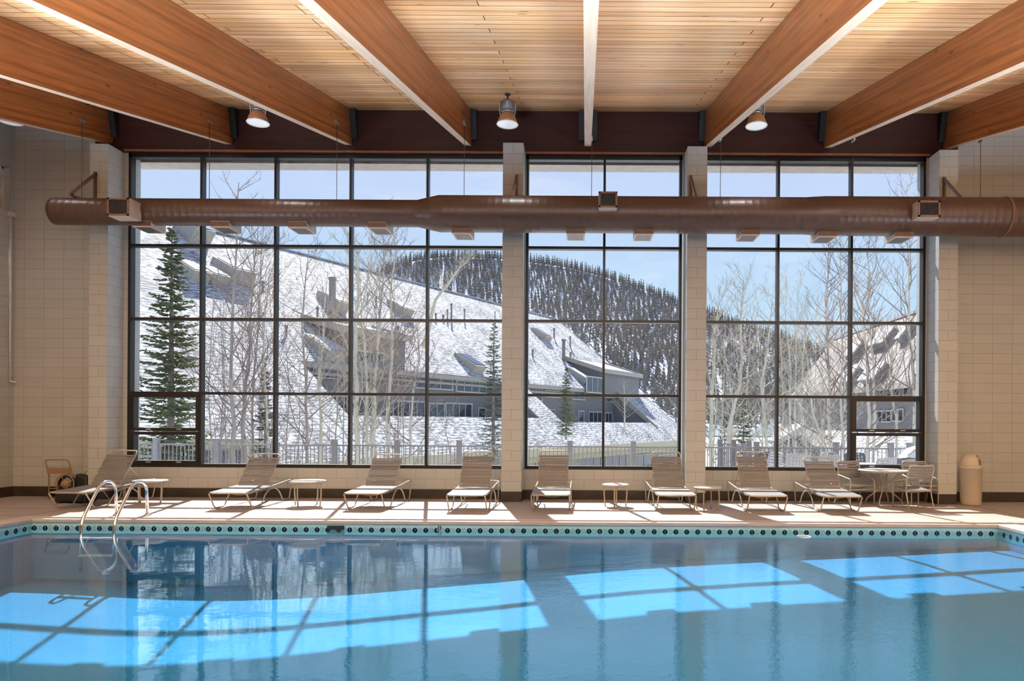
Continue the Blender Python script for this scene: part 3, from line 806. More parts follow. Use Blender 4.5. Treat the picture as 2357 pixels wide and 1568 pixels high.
# hose cart and bags in the left corner
M['cart'] = simple('cart_paint', (.30, .20, .11), .45)
M['rubber'] = simple('black_rubber', (.012, .012, .012), .55)
q = P(137, 1150, 14.15)
t = thing('hose_cart', 'brown two-wheeled hose reel cart standing in the corner by the wall', 'hose cart', (q.x, 14.15, 0), .12)
b = MB(); w = .20
b.tube(fillet([(-w, .02, .0), (-w, .0, .52), (-w - .05, -.05, .78), (w - .02, -.05, .78), (w + .03, 0, .52), (w, .02, .12)], .07, 5), .014, 8)
b.tube([(-w, .01, .20), (w, .01, .20)], .011, 6); b.build('frame', M['cart'], t)
b = MB(); b.hexa([(-w - .01, -.03, .50), (w + .01, -.03, .50), (w + .01, -.018, .50), (-w - .01, -.018, .50), (-w - .03, -.05, .62), (w + .01, -.05, .62), (w + .01, -.035, .62), (-w - .03, -.035, .62)]); b.build('panel', M['cart'], t)
b = MB(); b.tube([(.14 + .17 * cos(k * pi / 14), -.08, .30 + .19 * sin(k * pi / 14)) for k in range(28)], .011, 6, closed=True)
b.tube([(.14 + .17 * cos(k * pi / 14), .10, .30 + .19 * sin(k * pi / 14)) for k in range(28)], .011, 6, closed=True)
for k in range(4): b.tube([(.14, -.08, .30), (.14 + .17 * cos(k * pi / 2 + .4), -.08, .30 + .19 * sin(k * pi / 2 + .4))], .008, 5)
rl = b.build('reel', M['cart'], t)
b = MB()
for j in range(4):
    b.tube([(.14 + (.135 - .005 * (j % 2)) * cos(k * pi / 14), -.05 + j * .034, .30 + .15 * sin(k * pi / 14)) for k in range(28)], .017, 7, closed=True)
b.build('hose', M['rubber'], rl)
b = MB(); b.lathe([(.02, -.09), (.075, -.085), (.09, -.07), (.075, -.06)], 20, (.14, 0, .30), axis='y'); b.build('hub', M['cart'], rl)
for s in (-1, 1):
    b = MB(); b.lathe([(.05, -.02), (.10, -.02), (.115, 0), (.10, .02), (.05, .02)], 20, (s * .22 + .0, .12, .115), axis='x'); b.build('wheel', M['rubber'], t)
q = P(186, 1150, 14.2)
t = thing('equipment_bag', 'black upright equipment bag with loop handle leaning by the pillar', 'bag', (q.x, 14.3, 0), 0)
b = MB(); b.hexa([(-.15, -.12, 0), (.14, -.12, 0), (.14, .12, 0), (-.15, .12, 0), (-.13, -.09, .50), (.11, -.09, .44), (.11, .09, .44), (-.13, .09, .50)]); b.build('body', M['rubber'], t, bevel=.04)
b = MB(); b.tube(fillet([(-.02, 0, .46), (.03, 0, .545), (.12, 0, .53), (.115, 0, .40)], .04, 5), .009, 6); b.build('handle', M['cart'], t)
q = FL(137, 1163)
t = thing('pump_case', 'low black pump case on the deck under the chaise lounge at the duct end', 'case', (q.x - .02, 13.55, 0), .05)
b = MB(); b.box(-.28, .30, -.16, .2, .02, .20); b.build('body', M['rubber'], t, bevel=.03)
b = MB(); b.box(-.22, .24, -.175, -.16, .06, .16); b.build('grille', M['grille'], t)
for sx in (-.22, .24):
    for sy in (-.1, .14):
        b = MB(); b.box(sx - .03, sx + .03, sy - .03, sy + .03, 0, .03); b.build('foot', M['rubber'], t)
# ------------------------------------------------------------------ outdoors
GZ = -4.6
def snow_mat(name, c=(.50, .515, .55)):
    m, nt, out = newmat(name)
    n = noise(nt, pos(nt), .5, 5)
    bsdf(nt, out, ramp(nt, n, [(.3, tuple(q * .9 for q in c)), (.7, c)]), .8, 0, .2, bump(nt, n, .3, .1)); return m
M['snow'] = snow_mat('snow')
M['paver'] = simple('terrace_paving', (.5, .49, .5), .7)
M['rail'] = simple('grey_railing', (.23, .235, .27), .5)
b = MB(); b.box(-40, 40, 15.0, 18.3, -.35, -.06)
tag(b.build('terrace', M['paver']), kind='structure')
b = MB(); b.box(-90, 90, 18.3, 320, GZ - .5, GZ)
tag(b.build('snow_ground', M['snow']), kind='structure')
# terrace railing
YR = 17.8
rl = thing('terrace_railing', 'long grey picket railing with square posts along the outdoor terrace', 'railing', (0, YR, -.06), 0)
xs = [P(x, 1030, YR).x for x in (222, 360, 500, 632, 770, 914, 1057, 1190, 1312, 1458, 1600, 1741, 1924, 2050, 2094, 2230)]
zr = P(1000, 1025, YR).z + .06
for x in xs:
    b = MB(); b.box(x - .062, x + .062, -.062, .062, 0, zr + .11); b.box(x - .072, x + .072, -.072, .072, zr + .11, zr + .135); b.build('post', M['rail'], rl)
for a, c in zip(xs, xs[1:]):
    b = MB(); b.box(a + .062, c - .062, -.022, .022, zr - .035, zr); b.box(a + .062, c - .062, -.018, .018, .09, .125)
    n = max(2, int((c - a - .124) / .098))
    for k in range(n):
        x = a + .062 + (c - a - .124) * (k + .5) / n
        b.box(x - .009, x + .009, -.009, .009, .11, zr - .02)
    b.build('picket_panel', M['rail'], rl)
sr = thing('stair_railing', 'short grey picket railing with three posts stepping back behind the terrace railing', 'railing', (0, 0, -.06), 0)
ps = [P(1723, 1030, 18.3), P(1688, 1030, 18.75), P(1657, 1030, 19.2)]
for p in ps:
    b = MB(); b.box(p.x - .062, p.x + .062, p.y - .062, p.y + .062, -1.0, zr + .16); b.build('post', M['rail'], sr)
for a, c in zip(ps, ps[1:]):
    b = MB(); d = Vector((c.x - a.x, c.y - a.y, 0)); m = Vector(((a.x + c.x) / 2, (a.y + c.y) / 2, zr + .03)); e = d.normalized()
    b.obox(m, d / 2, Vector((-e.y, e.x, 0)) * .02, (0, 0, .02))
    for k in range(7):
        q = Vector((a.x, a.y, 0)) + d * ((k + .5) / 7); b.box(q.x - .009, q.x + .009, q.y - .009, q.y + .009, -1.0, zr + .02)
    b.build('picket_panel', M['rail'], sr)
# patio chairs, table and grill on the terrace
M['patio_white'] = simple('patio_white', (.42, .44, .49), .5)
M['patio_shaded'] = simple('patio_shaded', (.13, .135, .16), .5)  # backlit shade of the white chairs, put into the strap colour
def patio_chair(px, Y, rz, label, m, s=1.0, zs=0.0):
    x = P(px, 1060, Y).x
    t = thing('woven_patio_chair', label, 'chair', (x, Y, -.06 + zs), rz, 'patio chairs on the terrace')
    w = .25 * s
    a0, a1 = Vector((0, .22, .42)), Vector((0, .36, .92)); d = (a1 - a0); n = Vector((0, -d.z, d.y)).normalized()
    b = MB(); b.tube(fillet([(-w, .18, .40), a0 + Vector((-w, 0, 0)), a1 + Vector((-w, 0, 0)), a1 + Vector((0, .03, .02)), a1 + Vector((w, 0, 0)), a0 + Vector((w, 0, 0)), (w, .18, .40)], .05, 4), .016, 6)
    for sd in (-1, 1):
        b.tube(fillet([(sd * w, -.25, 0), (sd * (w + .03), -.24, .62), (sd * (w + .02), .2, .66)], .06, 4), .014, 6); b.tube([(sd * w, .3, 0), (sd * w, .2, .42)], .014, 6)
    b.tube([(-w, -.22, .42), (w, -.22, .42)], .012, 6); b.build('frame', m, t)
    b = MB()
    for k in range(7):
        c = a0 + d * ((k + .55) / 7.2); b.obox(c + n * .005, (w, 0, 0), d.normalized() * .023, n * .003)
    for k in range(7):
        X = -w + 2 * w * (k + .5) / 7; b.obox((a0 + a1) / 2 + Vector((X, 0, 0)) - n * .004, (.023, 0, 0), d * .49, n * .003)
    b.build('woven_back', m, t)
    b = MB()
    for k in range(7):
        b.box(-w, w, -.22 + k * .062, -.175 + k * .062, .41, .416); X = -w + 2 * w * (k + .5) / 7; b.box(X - .022, X + .022, -.22, .2, .416, .421)
    b.build('woven_seat', m, t)
patio_chair(1757, 16.5, -1.2, 'white woven patio chair turned sideways, outside next to the square railing post', M['patio_white'], zs=.02)
patio_chair(1787, 17.0, .4, 'dark woven patio chair outside, behind the window mullion', M['patio_shaded'])
patio_chair(1828, 16.2, pi - .05, 'largest white woven patio chair outside, seen through the middle pane', M['patio_white'], 1.0, .03)
patio_chair(1892, 16.4, pi + .15, 'white woven patio chair outside above the lowest-reclined lounge', M['patio_white'], .95)
patio_chair(1928, 17.1, .2, 'white woven patio chair outside behind the others, near the railing post', M['patio_white'], .85)
patio_chair(1946, 16.6, .9, 'dark woven patio chair outside, left of the thick dark window mullion', M['patio_shaded'], .8)
patio_chair(1981, 16.9, .05, 'dark woven patio chair outside at the white patio table', M['patio_shaded'], 1.0)
patio_chair(2026, 16.0, pi, 'white woven patio chair outside in front of the railing, left of the grill', M['patio_white'], .85, -.04)
t = thing('patio_table', 'white patio table outside between woven chairs', 'table', (P(1993, 1060, 16.4).x, 16.4, -.06), 0)
b = MB(); b.lathe([(.42, .70), (.43, .715), (.42, .73)], 32); b.build('table_top', M['patio_white'], t)
for k in range(4):
    b = MB(); c, s = cos(k * pi / 2 + .6), sin(k * pi / 2 + .6); b.tube([(c * .15, s * .15, .70), (c * .34, s * .34, 0)], .014, 6); b.build('leg', M['patio_white'], t)
t = thing('barbecue_grill', 'grey barbecue grill with a sloped snowy lid outside by the railing', 'grill', (P(2088, 1050, 16.8).x, 16.8, -.06), 0)
b = MB(); b.box(-.22, .20, -.2, .2, .70, .84); b.build('firebox', M['rail'], t)
b = MB(); b.hexa([(-.12, -.22, .86), (.22, -.22, .86), (.22, .22, .86), (-.12, .22, .86), (.06, -.2, 1.06), (.24, -.2, 1.12), (.24, .2, 1.12), (.06, .2, 1.06)]); lo = b.build('lid', M['patio_white'], t)
b = MB(); b.tube([(-.08, -.22, .92), (-.08, -.26, .94), (.06, -.26, 1.04)], .013, 6); b.build('handle', M['rail'], lo)
b = MB(); b.box(-.27, -.1, -.2, .2, .82, .85); b.build('side_shelf', M['rail'], t)
for sx in (-.17, .17):
    for sy in (-.15, .15):
        b = MB(); b.box(sx - .02, sx + .02, sy - .02, sy + .02, 0, .70); b.build('leg', M['rail'], t)

# ------------------------------------------------------------------ the big lodge
R = Vector((.472, .882, 0)).normalized(); N = Vector((R.y, -R.x, 0)); TH = radians(39)
RID = Vector((-30.6, 71, 18.75)); D = N * cos(TH) - Vector((0, 0, 1)) * sin(TH); RN = R.cross(D); RN = RN if RN.z > 0 else -RN
UP = Vector((0, 0, 1))
def st(x, y):
    p = hit(x, y, RID, RN) - RID
    return p.dot(R), p.dot(D)
def pst(s, t_, h=0.0): return RID + R * s + D * t_ + RN * h
SE, TE = 54.6, (18.75 + 1.15) / sin(TH)
S0 = -30.0
M['roof'] = snow_roof_mat('snowy_shingles')
M['beige'] = simple('beige_trim', (.40, .37, .32), .7)
M['siding'] = simple('grey_siding', (.22, .215, .21), .8, var=.15)
M['win_white'] = simple('window_trim_white', (.5, .5, .48), .5)
M['win_pane'] = simple('far_window_pane', (.05, .065, .09), .08, 0, .8, .3, 1.5)
M['yellow'] = simple('pale_yellow_siding', (.50, .45, .31), .7)
M['pipe'] = simple('roof_pipe', (.23, .21, .20), .6)
lodge = thing('lodge', 'large snow-roofed lodge with a long slanting ridge, window bands and chimneys', 'building', (0, 0, 0))
h1 = (st(688, 828)[0], st(1152, 875)[0], sum((st(688, 828)[1], st(940, 857)[1], st(1130, 873)[1])) / 3, (st(760, 955)[1] + st(1100, 961)[1]) / 2)
h2 = (st(1262, 940)[0], st(1470, 946)[0], (st(1216, 882)[1] + st(1349, 898)[1]) / 2, (st(1300, 971)[1] + st(1480, 974)[1]) / 2)
print('HOLES', [round(q, 2) for q in h1], [round(q, 2) for q in h2], 'TE', TE, 'S', st(310, 540), st(1560, 975))
ss = sorted([S0, h1[0], h1[1], h2[0], h2[1], SE]); ts = sorted([0, h1[2], h2[2], h1[3], h2[3], TE])
b = MB(); uvs = []
def inside(s, t_): return any(h[0] < s < h[1] and h[2] < t_ < h[3] for h in (h1, h2))
# gable end cut: the roof of the right recess stops at a raking board, so keep its right edge on the slope
idx = {}
def vid(s, t_):
    k = (round(s, 4), round(t_, 4))
    if k not in idx: idx[k] = len(b.v); b.v.append(tuple(pst(s, t_))); uvs.append((s, t_))
    return idx[k]
for sa, sb in zip(ss, ss[1:]):
    for ta, tb in zip(ts, ts[1:]):
        if tb - ta < 1e-6 or inside((sa + sb) / 2, (ta + tb) / 2): continue
        b.face((vid(sa, ta), vid(sb, ta), vid(sb, tb), vid(sa, tb)))
b.build('roof', M['roof'], lodge, uvs=uvs, solid=-.0)
b = MB()  # boards under the snow give the roof its thickness and eaves
def bar(b, p, q, w, h, up=UP):
    d = (q - p); e = d.normalized(); sd = e.cross(up).normalized(); u2 = sd.cross(e)
    b.obox((p + q) / 2, d / 2, sd * w, u2 * h)
bar(b, pst(S0, 0, .02), pst(SE, 0, .02), .2, .06); b.build('ridge_cap', M['snow'], lodge)
b = MB(); bar(b, pst(SE, 0, -.25), pst(SE, TE, -.25), .1, .28, RN); b.build('rake_board', M['beige'], lodge)
b = MB(); bar(b, pst(S0, TE) - UP * .25, pst(SE, TE) - UP * .25, .08, .38); bar(b, pst(S0, TE) - UP * .95 - N * .4, pst(SE, TE) - UP * .95 - N * .4, .08, .3); b.build('eave_board', M['yellow'], lodge)
def recess(h, name):
    w1 = h[2]; s0, s1 = h[0], h[1]
    top = pst(0, h[2]).z; bot = pst(0, h[3]).z
    base = RID + N * (h[2] * cos(TH) - .55); base.z = 0
    A = lambda s, z, o=0.0: Vector((base.x, base.y, z)) + R * s + N * o
    b = MB(); b.hexa([A(s0, bot - .5, -.3), A(s1, bot - .5, -.3), A(s1, bot - .5), A(s0, bot - .5), A(s0, top, -.3), A(s1, top, -.3), A(s1, top), A(s0, top)])
    w = b.build('recess_wall', M['siding'], lodge)
    dy = (h[3] - h[2]) * cos(TH) + .55
    b = MB(); b.hexa([A(s0, bot - .7), A(s1, bot - .7), A(s1, bot - .7, dy), A(s0, bot - .7, dy), A(s0, bot - .3), A(s1, bot - .3), A(s1, bot - .3, dy), A(s0, bot - .3, dy)]); b.build('recess_deck', M['beige'], lodge)
    b = MB()
    for s in (s0, s1):
        b.quad(pst(s, h[2], -.02), pst(s, h[3], -.02), pst(s, h[3]) - UP * 1.0, A(s, bot - .5)); b.quad(pst(s, h[2], -.02), A(s, bot - .5), A(s, top), pst(s, h[2], -.02))
    b.build('cheek_wall', M['siding'], lodge, solid=.15)
    b = MB(); bar(b, pst(s0, h[2], -.22), pst(s1, h[2], -.22), .1, .24); bar(b, pst(s0, h[2], -.1) - UP * .75 - N * .3, pst(s1, h[2], -.1) - UP * .75 - N * .3, .06, .12); b.build('fascia', M['beige'], lodge)
    return A(0, 0, .02), base, w
pA1, _, _ = recess(h1, 'a'); pA2, _, _ = recess(h2, 'b')
b = MB(); bar(b, pst(h2[1], h2[2], -.1), pst(h2[1], h2[3] + .8, -.1), .35, .3, RN); b.build('rake_board', M['beige'], lodge)
def far_window(rect, p, parent, n, panes=2, sdir=None, nrm=None, mat=None):
    sdir = sdir or R; nrm = nrm or N
    x0, y0, x1, y1 = rect
    a = hit(x0, y1, p, nrm); c = hit(x1, y0, p, nrm)
    s0, s1 = (a - p).dot(sdir), (c - p).dot(sdir)
    if s0 > s1: s0, s1 = s1, s0
    z0 = (hit(x0, y1, p, nrm).z + hit(x1, y1, p, nrm).z) / 2; z1 = (hit(x0, y0, p, nrm).z + hit(x1, y0, p, nrm).z) / 2
    q = Vector((p.x, p.y, 0))
    Q = lambda s, z, o=0.0: q + sdir * s + UP * z + nrm * o
    t = min(.16, (z1 - z0) * .14)
    b = MB()
    def bx(sa, sb, za, zb, o0, o1): b.hexa([Q(sa, za, o0), Q(sb, za, o0), Q(sb, za, o1), Q(sa, za, o1), Q(sa, zb, o0), Q(sb, zb, o0), Q(sb, zb, o1), Q(sa, zb, o1)])
    bx(s0 - t, s1 + t, z1, z1 + t, 0, .1); bx(s0 - t, s1 + t, z0 - t, z0, 0, .14); bx(s0 - t, s0, z0, z1, 0, .1); bx(s1, s1 + t, z0, z1, 0, .1)
    for k in range(1, panes):
        m = s0 + (s1 - s0) * k / panes; bx(m - t * .35, m + t * .35, z0, z1, 0, .09)
    w = b.build('window', mat or M['win_white'], parent)
    b = MB(); bx(s0, s1, z0, z1, .01, .04); b.build('pane', M['win_pane'], w)
for rc, n in (((903, 868, 942, 886), 2), ((955, 872, 1039, 894), 3), ((1050, 880, 1117, 902), 4), ((720, 851, 776, 869), 3), ((790, 858, 850, 878), 3),
              ((905, 926, 975, 958), 4), ((988, 931, 1020, 960), 2), ((1026, 931, 1084, 961), 4), ((1101, 941, 1116, 961), 1), ((775, 915, 860, 950), 4)):
    far_window(rc, pA1, lodge, n, n)
for rc, n in (((1217, 895, 1246, 921), 2), ((1253, 901, 1287, 914), 2), ((1317, 903, 1344, 919), 2), ((1395, 914, 1420, 925), 2), ((1263, 944, 1275, 957), 1), ((1331, 948, 1342, 970), 1),
              ((1355, 950, 1384, 971), 3), ((1393, 952, 1407, 972), 2), ((1413, 958, 1427, 973), 1)):
    far_window(rc, pA2, lodge, n, n)
# lower wall under the eaves
pl = pst(0, TE) - N * .9
b = MB(); q = Vector((pl.x, pl.y, 0))
b.hexa([q + R * S0 + UP * GZ - N * .3, q + R * SE + UP * GZ - N * .3, q + R * SE + UP * GZ, q + R * S0 + UP * GZ, q + R * S0 + UP * -.9 - N * .3, q + R * SE + UP * -.9 - N * .3, q + R * SE + UP * -.9, q + R * S0 + UP * -.9])
b.build('lower_wall', M['yellow'], lodge)
pw = q + N * .03
for rc, n in (((1234, 1062, 1252, 1090), 1), ((1334, 1050, 1382, 1092), 3), ((1394, 1048, 1440, 1090), 3), ((1462, 1048, 1500, 1088), 2), ((1512, 1048, 1552, 1086), 2), ((1030, 1066, 1110, 1095), 3), ((850, 1072, 930, 1100), 3)):
    far_window(rc, pw, lodge, n, n)
# gable end wall
b = MB(); g0, g1 = pst(SE - .3, 0, -.3), pst(SE - .3, TE - .5, -.3); n0 = len(b.v)
b.v += [tuple(g0), tuple(g1), (g1.x, g1.y, GZ), (g0.x, g0.y, GZ)]; b.face((0, 1, 2, 3)); b.build('gable_wall', M['siding'], lodge, solid=.2)
# shed dormers: wedge rising out of the roof
def dormer(sa, sb, tup, tlow, rise, wins=None, name='dormer'):
    pf = lambda s: pst(s, tlow)
    frontz = pst(0, tlow).z + rise
    A0, A1 = pst(sa, tup), pst(sb, tup); F0, F1 = pf(sa), pf(sb); T0, T1 = F0 + UP * rise, F1 + UP * rise
    b = MB(); n = len(b.v); b.v += [tuple(v) for v in (A0, A1, F0, F1, T0, T1)]
    b.face((n + 2, n + 3, n + 5, n + 4)); b.face((n, n + 2, n + 4)); b.face((n + 1, n + 5, n + 3)); b.face((n, n + 4, n + 5, n + 1)); b.face((n, n + 1, n + 3, n + 2))
    d = b.build(name, M['siding'], lodge)
    o = N * .5 - UP * .1; e = R * .35
    r = MB(); u = RN * .35
    n1 = [A0 - e - D * .1, A1 + e - D * .1, T1 + e + o, T0 - e + o]
    r.hexa([v - UP * .04 for v in n1] + [v + UP * .14 for v in n1])
    ro = r.build('dormer_roof', M['roof'], d, uvs=[((Vector(v) - RID).dot(R), (Vector(v) - RID).dot(D)) for v in r.v])
    f = MB(); bar(f, T0 - e + o + UP * .0, T1 + e + o + UP * .0, .06, .3); bar(f, A0 - e - D * .3, T0 - e + o, .08, .3); bar(f, A1 + e - D * .3, T1 + e + o, .08, .3); f.build('fascia', M['beige'], d)
    for sd in (sa, sb):
        pass
    for w in wins or []:
        far_window(w, F0 + N * .03, d, 0, 3)
    return d
sA, tA = st(760, 752); sB, tB = st(905, 800)
dormer(st(765, 800)[0], st(893, 800)[0], st(722, 738)[1], h1[2] - 1.0, 2.5, [(762, 812, 806, 842), (815, 812, 880, 845)])
dormer(st(1322, 845)[0], st(1402, 850)[0], st(1283, 823)[1], h2[2] + .3, 3.0, [(1350, 870, 1386, 903)])
# small skylights and vents on the roof
def skylight(px, py, w, l, hgt, glass=True):
    s, t_ = st(px, py)
    A = lambda a, c, h: pst(s + a, t_ + c, h)
    b = MB(); b.hexa([A(-w, -l, -.05), A(w, -l, -.05), A(w, l, -.05), A(-w, l, -.05), A(-w, -l, hgt * .35), A(w, -l, hgt * .35), A(w, l, hgt), A(-w, l, hgt)])
    o = b.build('skylight', M['beige'], lodge)
    b = MB(); b.hexa([A(-w * .85, -l * .85, hgt * .42), A(w * .85, -l * .85, hgt * .42), A(w * .85, l * .85, hgt * .97), A(-w * .85, l * .85, hgt * .97), A(-w * .85, -l * .85, hgt * .42 + .05), A(w * .85, -l * .85, hgt * .42 + .05), A(w * .85, l * .85, hgt * .97 + .05), A(-w * .85, l * .85, hgt * .97 + .05)])
    b.build('skylight_cover', M['win_pane'] if glass else M['snow'], o)
for px, py, w, l, hg, gl in ((918, 712, .85, 1.3, .9, False), (1078, 838, .95, 1.6, .9, True), (1243, 772, .9, 1.5, .8, True), (1330, 868, .8, 1.8, .9, False), (1408, 884, .8, 1.5, .8, False),
                             (438, 628, .75, 1.4, 1.0, False), (486, 637, .7, 1.2, .9, False), (532, 630, 1.0, 1.6, 1.3, False), (762, 700, .75, 1.5, 1.2, False), (745, 805, 1.0, 1.6, 1.0, False), (440, 545, .9, 1.4, 1.6, True)):
    skylight(px, py, w, l, hg, gl)
def stack(px, yb_, yt, wpx, square=False, name='chimney'):
    s, t_ = st(px, yb_); p = pst(s, t_, -.2); Y = p.y
    ztop = P(px, yt, Y).z; r = wpx / 2 * Y / F
    b = MB()
    if square:
        b.box(p.x - r, p.x + r, p.y - r, p.y + r, p.z - .5, ztop); b.box(p.x - r * 1.2, p.x + r * 1.2, p.y - r * 1.2, p.y + r * 1.2, ztop, ztop + .25)
    else:
        b.tube([(p.x, p.y, p.z - .3), (p.x, p.y, ztop)], r, 10); b.lathe([(r * 1.35, 0), (r * 1.35, .25)], 10, (p.x, p.y, ztop - .2))
    b.build(name, M['pipe'], lodge)
for q in ((767, 742, 645, 12, True), (1299, 832, 782, 8, False)): stack(*q)
for px, yb_, yt, w in ((661, 776, 750, 6), (733, 732, 708, 5), (1005, 738, 722, 4), (1022, 738, 726, 4), (1032, 738, 713, 3), (1041, 738, 700, 4), (1071, 740, 712, 3), (1141, 742, 718, 2), (1215, 868, 842, 3), (1277, 780, 756, 4), (1314, 800, 775, 4), (1228, 822, 805, 4), (1315, 830, 812, 4), (868, 700, 682, 3), (848, 692, 676, 3), (918, 770, 752, 5), (934, 790, 752, 2), (785, 742, 720, 4), (585, 660, 640, 6), (607, 672, 648, 5)):
    stack(px, yb_, yt, w, False, 'vent_pipe')
# pale wing in front at the left
wing = thing('entry_wing', 'low pale yellow building wing with dark windows behind the left railing', 'building', (0, 0, 0))
YG = 33.0
a, c = P(300, 1017, YG), P(563, 1020, YG)
b = MB(); b.box(a.x, c.x, YG, YG + 2, GZ, c.z - .25); b.build('wall', M['yellow'], wing)
b = MB(); b.box(a.x - .2, c.x + .2, YG - .35, YG + 2.1, c.z - .25, c.z + .12); b.build('roof_edge', M['yellow'], wing)
b = MB(); b.box(a.x - .2, c.x + .15, YG - .3, YG + 2.1, c.z + .12, c.z + .2); b.build('snow_cover', M['snow'], wing)
for rc in ((402, 1037, 421, 1100), (431, 1037, 455, 1100), (472, 1037, 487, 1100), (505, 1037, 526, 1100), (539, 1035, 558, 1100)):
    far_window(rc, Vector((0, YG - .02, 0)), wing, 1, 1, Vector((1, 0, 0)), Vector((0, -1, 0)), M['yellow'])

# ------------------------------------------------------------------ right hand building
M['roof_r'] = snow_roof_mat('thin_snow_shingles', (.27, .25, .24), (.17, .14, .125), .56, 1.0, 4.0)
rb = thing('brown_lodge', 'brownish lodge with thin snow and a steep roof beyond the three-column window', 'building', (0, 0, 0))
RA = Vector((28.0, 0, 11.0)); EA = Vector((23.2, 0, 4.6)); ya_, yb2 = 38.0, 80.0
rd = (EA - RA).normalized(); rn = Vector((-rd.z, 0, rd.x)); rn = rn if rn.x < 0 else -rn
b = MB(); b.v += [(RA.x, ya_, RA.z), (RA.x, yb2, RA.z), (EA.x, yb2, EA.z), (EA.x, ya_, EA.z)]; b.face((0, 1, 2, 3))
b.build('roof', M['roof_r'], rb, uvs=[(0, 0), (yb2 - ya_, 0), (yb2 - ya_, 8), (0, 8)], solid=.3)
b = MB(); b.box(RA.x - .2, RA.x + .3, ya_, yb2, RA.z - .1, RA.z + .15); b.build('ridge_cap', M['snow'], rb)
b = MB(); b.box(EA.x - .1, EA.x + .1, ya_, yb2, EA.z - .45, EA.z); b.build('eave_board', M['beige'], rb)
b = MB(); b.box(24.0, 24.4, ya_, yb2, GZ, 4.8); b.build('wall', M['siding'], rb)
b = MB(); b.v += [(24.1, ya_, 1.15), (24.1, yb2, 1.15), (19.2, yb2, -2.6), (19.2, ya_, -2.6)]; b.face((0, 1, 2, 3)); b.build('lower_roof', M['roof'], rb, uvs=[(0, 0), (yb2 - ya_, 0), (yb2 - ya_, 6), (0, 6)], solid=.3)
b = MB(); b.box(19.4, 19.7, ya_, yb2, GZ, -2.6); b.build('lower_wall', M['yellow'], rb)
for rc, n in (((2012, 905, 2020, 913), 1), ((2028, 900, 2040, 912), 1), ((2044, 898, 2054, 911), 1), ((2060, 896, 2072, 910), 1), ((2082, 892, 2095, 908), 1), ((2012, 948, 2052, 970), 4), ((2056, 945, 2066, 968), 1), ((2070, 944, 2080, 968), 1)):
    far_window(rc, Vector((23.98, 0, 0)), rb, n, n, Vector((0, 1, 0)), Vector((-1, 0, 0)))
def hitr(x, y): return hit(x, y, RA, rn)
for px, py, l in ((2040, 785, 1.6), (2020, 866, 1.6), (1975, 812, 1.4), (2092, 772, .5), (1965, 872, 1.2)):
    p = hitr(px, py); b = MB(); b.obox(p + rn * .25, Vector((0, l, 0)), rd * .8, rn * .35); o = b.build('roof_dormer', M['siding'], rb)
    b = MB(); b.obox(p + rn * .64, Vector((0, l * 1.05, 0)), rd * .85, rn * .06); b.build('snow_cover', M['snow'], o)
out = thing('snowy_shed', 'low shed with a bright snowy roof behind the aspens beyond the terrace', 'shed', (0, 0, 0))
a, c = P(1775, 1028, 44), P(1900, 1028, 44); tp = P(1870, 985, 48)
b = MB(); b.v += [tuple(a), tuple(c), (c.x + 1.0, 48, tp.z), (a.x + 1.6, 48, tp.z)]; b.face((0, 1, 2, 3)); b.build('roof', M['roof_r'], out, uvs=[(0, 0), (4, 0), (4, 5), (0, 5)], solid=.2)
b = MB(); b.box(a.x + .1, c.x + .8, 44.2, 48.0, GZ, a.z - .1); b.build('wall', M['siding'], out)
b = MB(); b.obox(P(1812, 1006, 45.5) + Vector((0, 0, .2)), (.95, 0, .55), (0, 1.2, 0), (-.1, 0, .12)); b.build('snow_cover', M['snow'], out)

# ------------------------------------------------------------------ mountain
SKY = [(300, 640), (700, 625), (860, 640), (900, 618), (950, 602), (1000, 594), (1060, 592), (1156, 597), (1220, 604), (1300, 615), (1390, 638), (1470, 664), (1560, 698), (1640, 728), (1700, 752), (1790, 778), (1880, 810), (1960, 840), (2100, 868), (2400, 880)]
def sky(x):
    for (a, ya2), (c, yc) in zip(SKY, SKY[1:]):
        if x <= c: return ya2 + (yc - ya2) * (x - a) / (c - a)
    return SKY[-1][1]
rm = random.Random(3)
NX, NF = 70, 16
def mpt(x, fr):
    ys = sky(x); y = 985 + (ys - 985) * fr
    Y = 300 + 420 * fr ** .9
    p = P(x, y, Y)
    return p
b = MB()
for j in range(NF + 1):
    for i in range(NX + 1):
        p = mpt(300 + 2100 * i / NX, j / NF); w = 3.0 * sin(i * 1.7 + j * 2.3) * (0 if j == NF else 1); b.v.append((p.x, p.y + w, p.z + w * .5))
for i in range(NX + 1):
    p = b.v[NF * (NX + 1) + i]; b.v.append((p[0], p[1] + 260, p[2] - 60))
for j in range(NF + 1):
    for i in range(NX):
        a = j * (NX + 1) + i; b.face((a, a + 1, a + NX + 2, a + NX + 1), True)
def mount_mat():
    m, nt, out_ = newmat('mountain_snow')
    p = pos(nt)
    n = noise(nt, mapping(nt, p, (.02, .01, .03)), 3, 5)
    bsdf(nt, out_, ramp(nt, n, [(.35, (.30, .30, .32)), (.62, (.52, .55, .62))]), .9, 0, .1); return m
tag(b.build('mountain', mount_mat()), kind='structure')
def roofline(x):
    if x < 1290: return 575 + (x - 640) * .2493
    if x < 1570: return 737 + (x - 1290) * .865
    return 2000
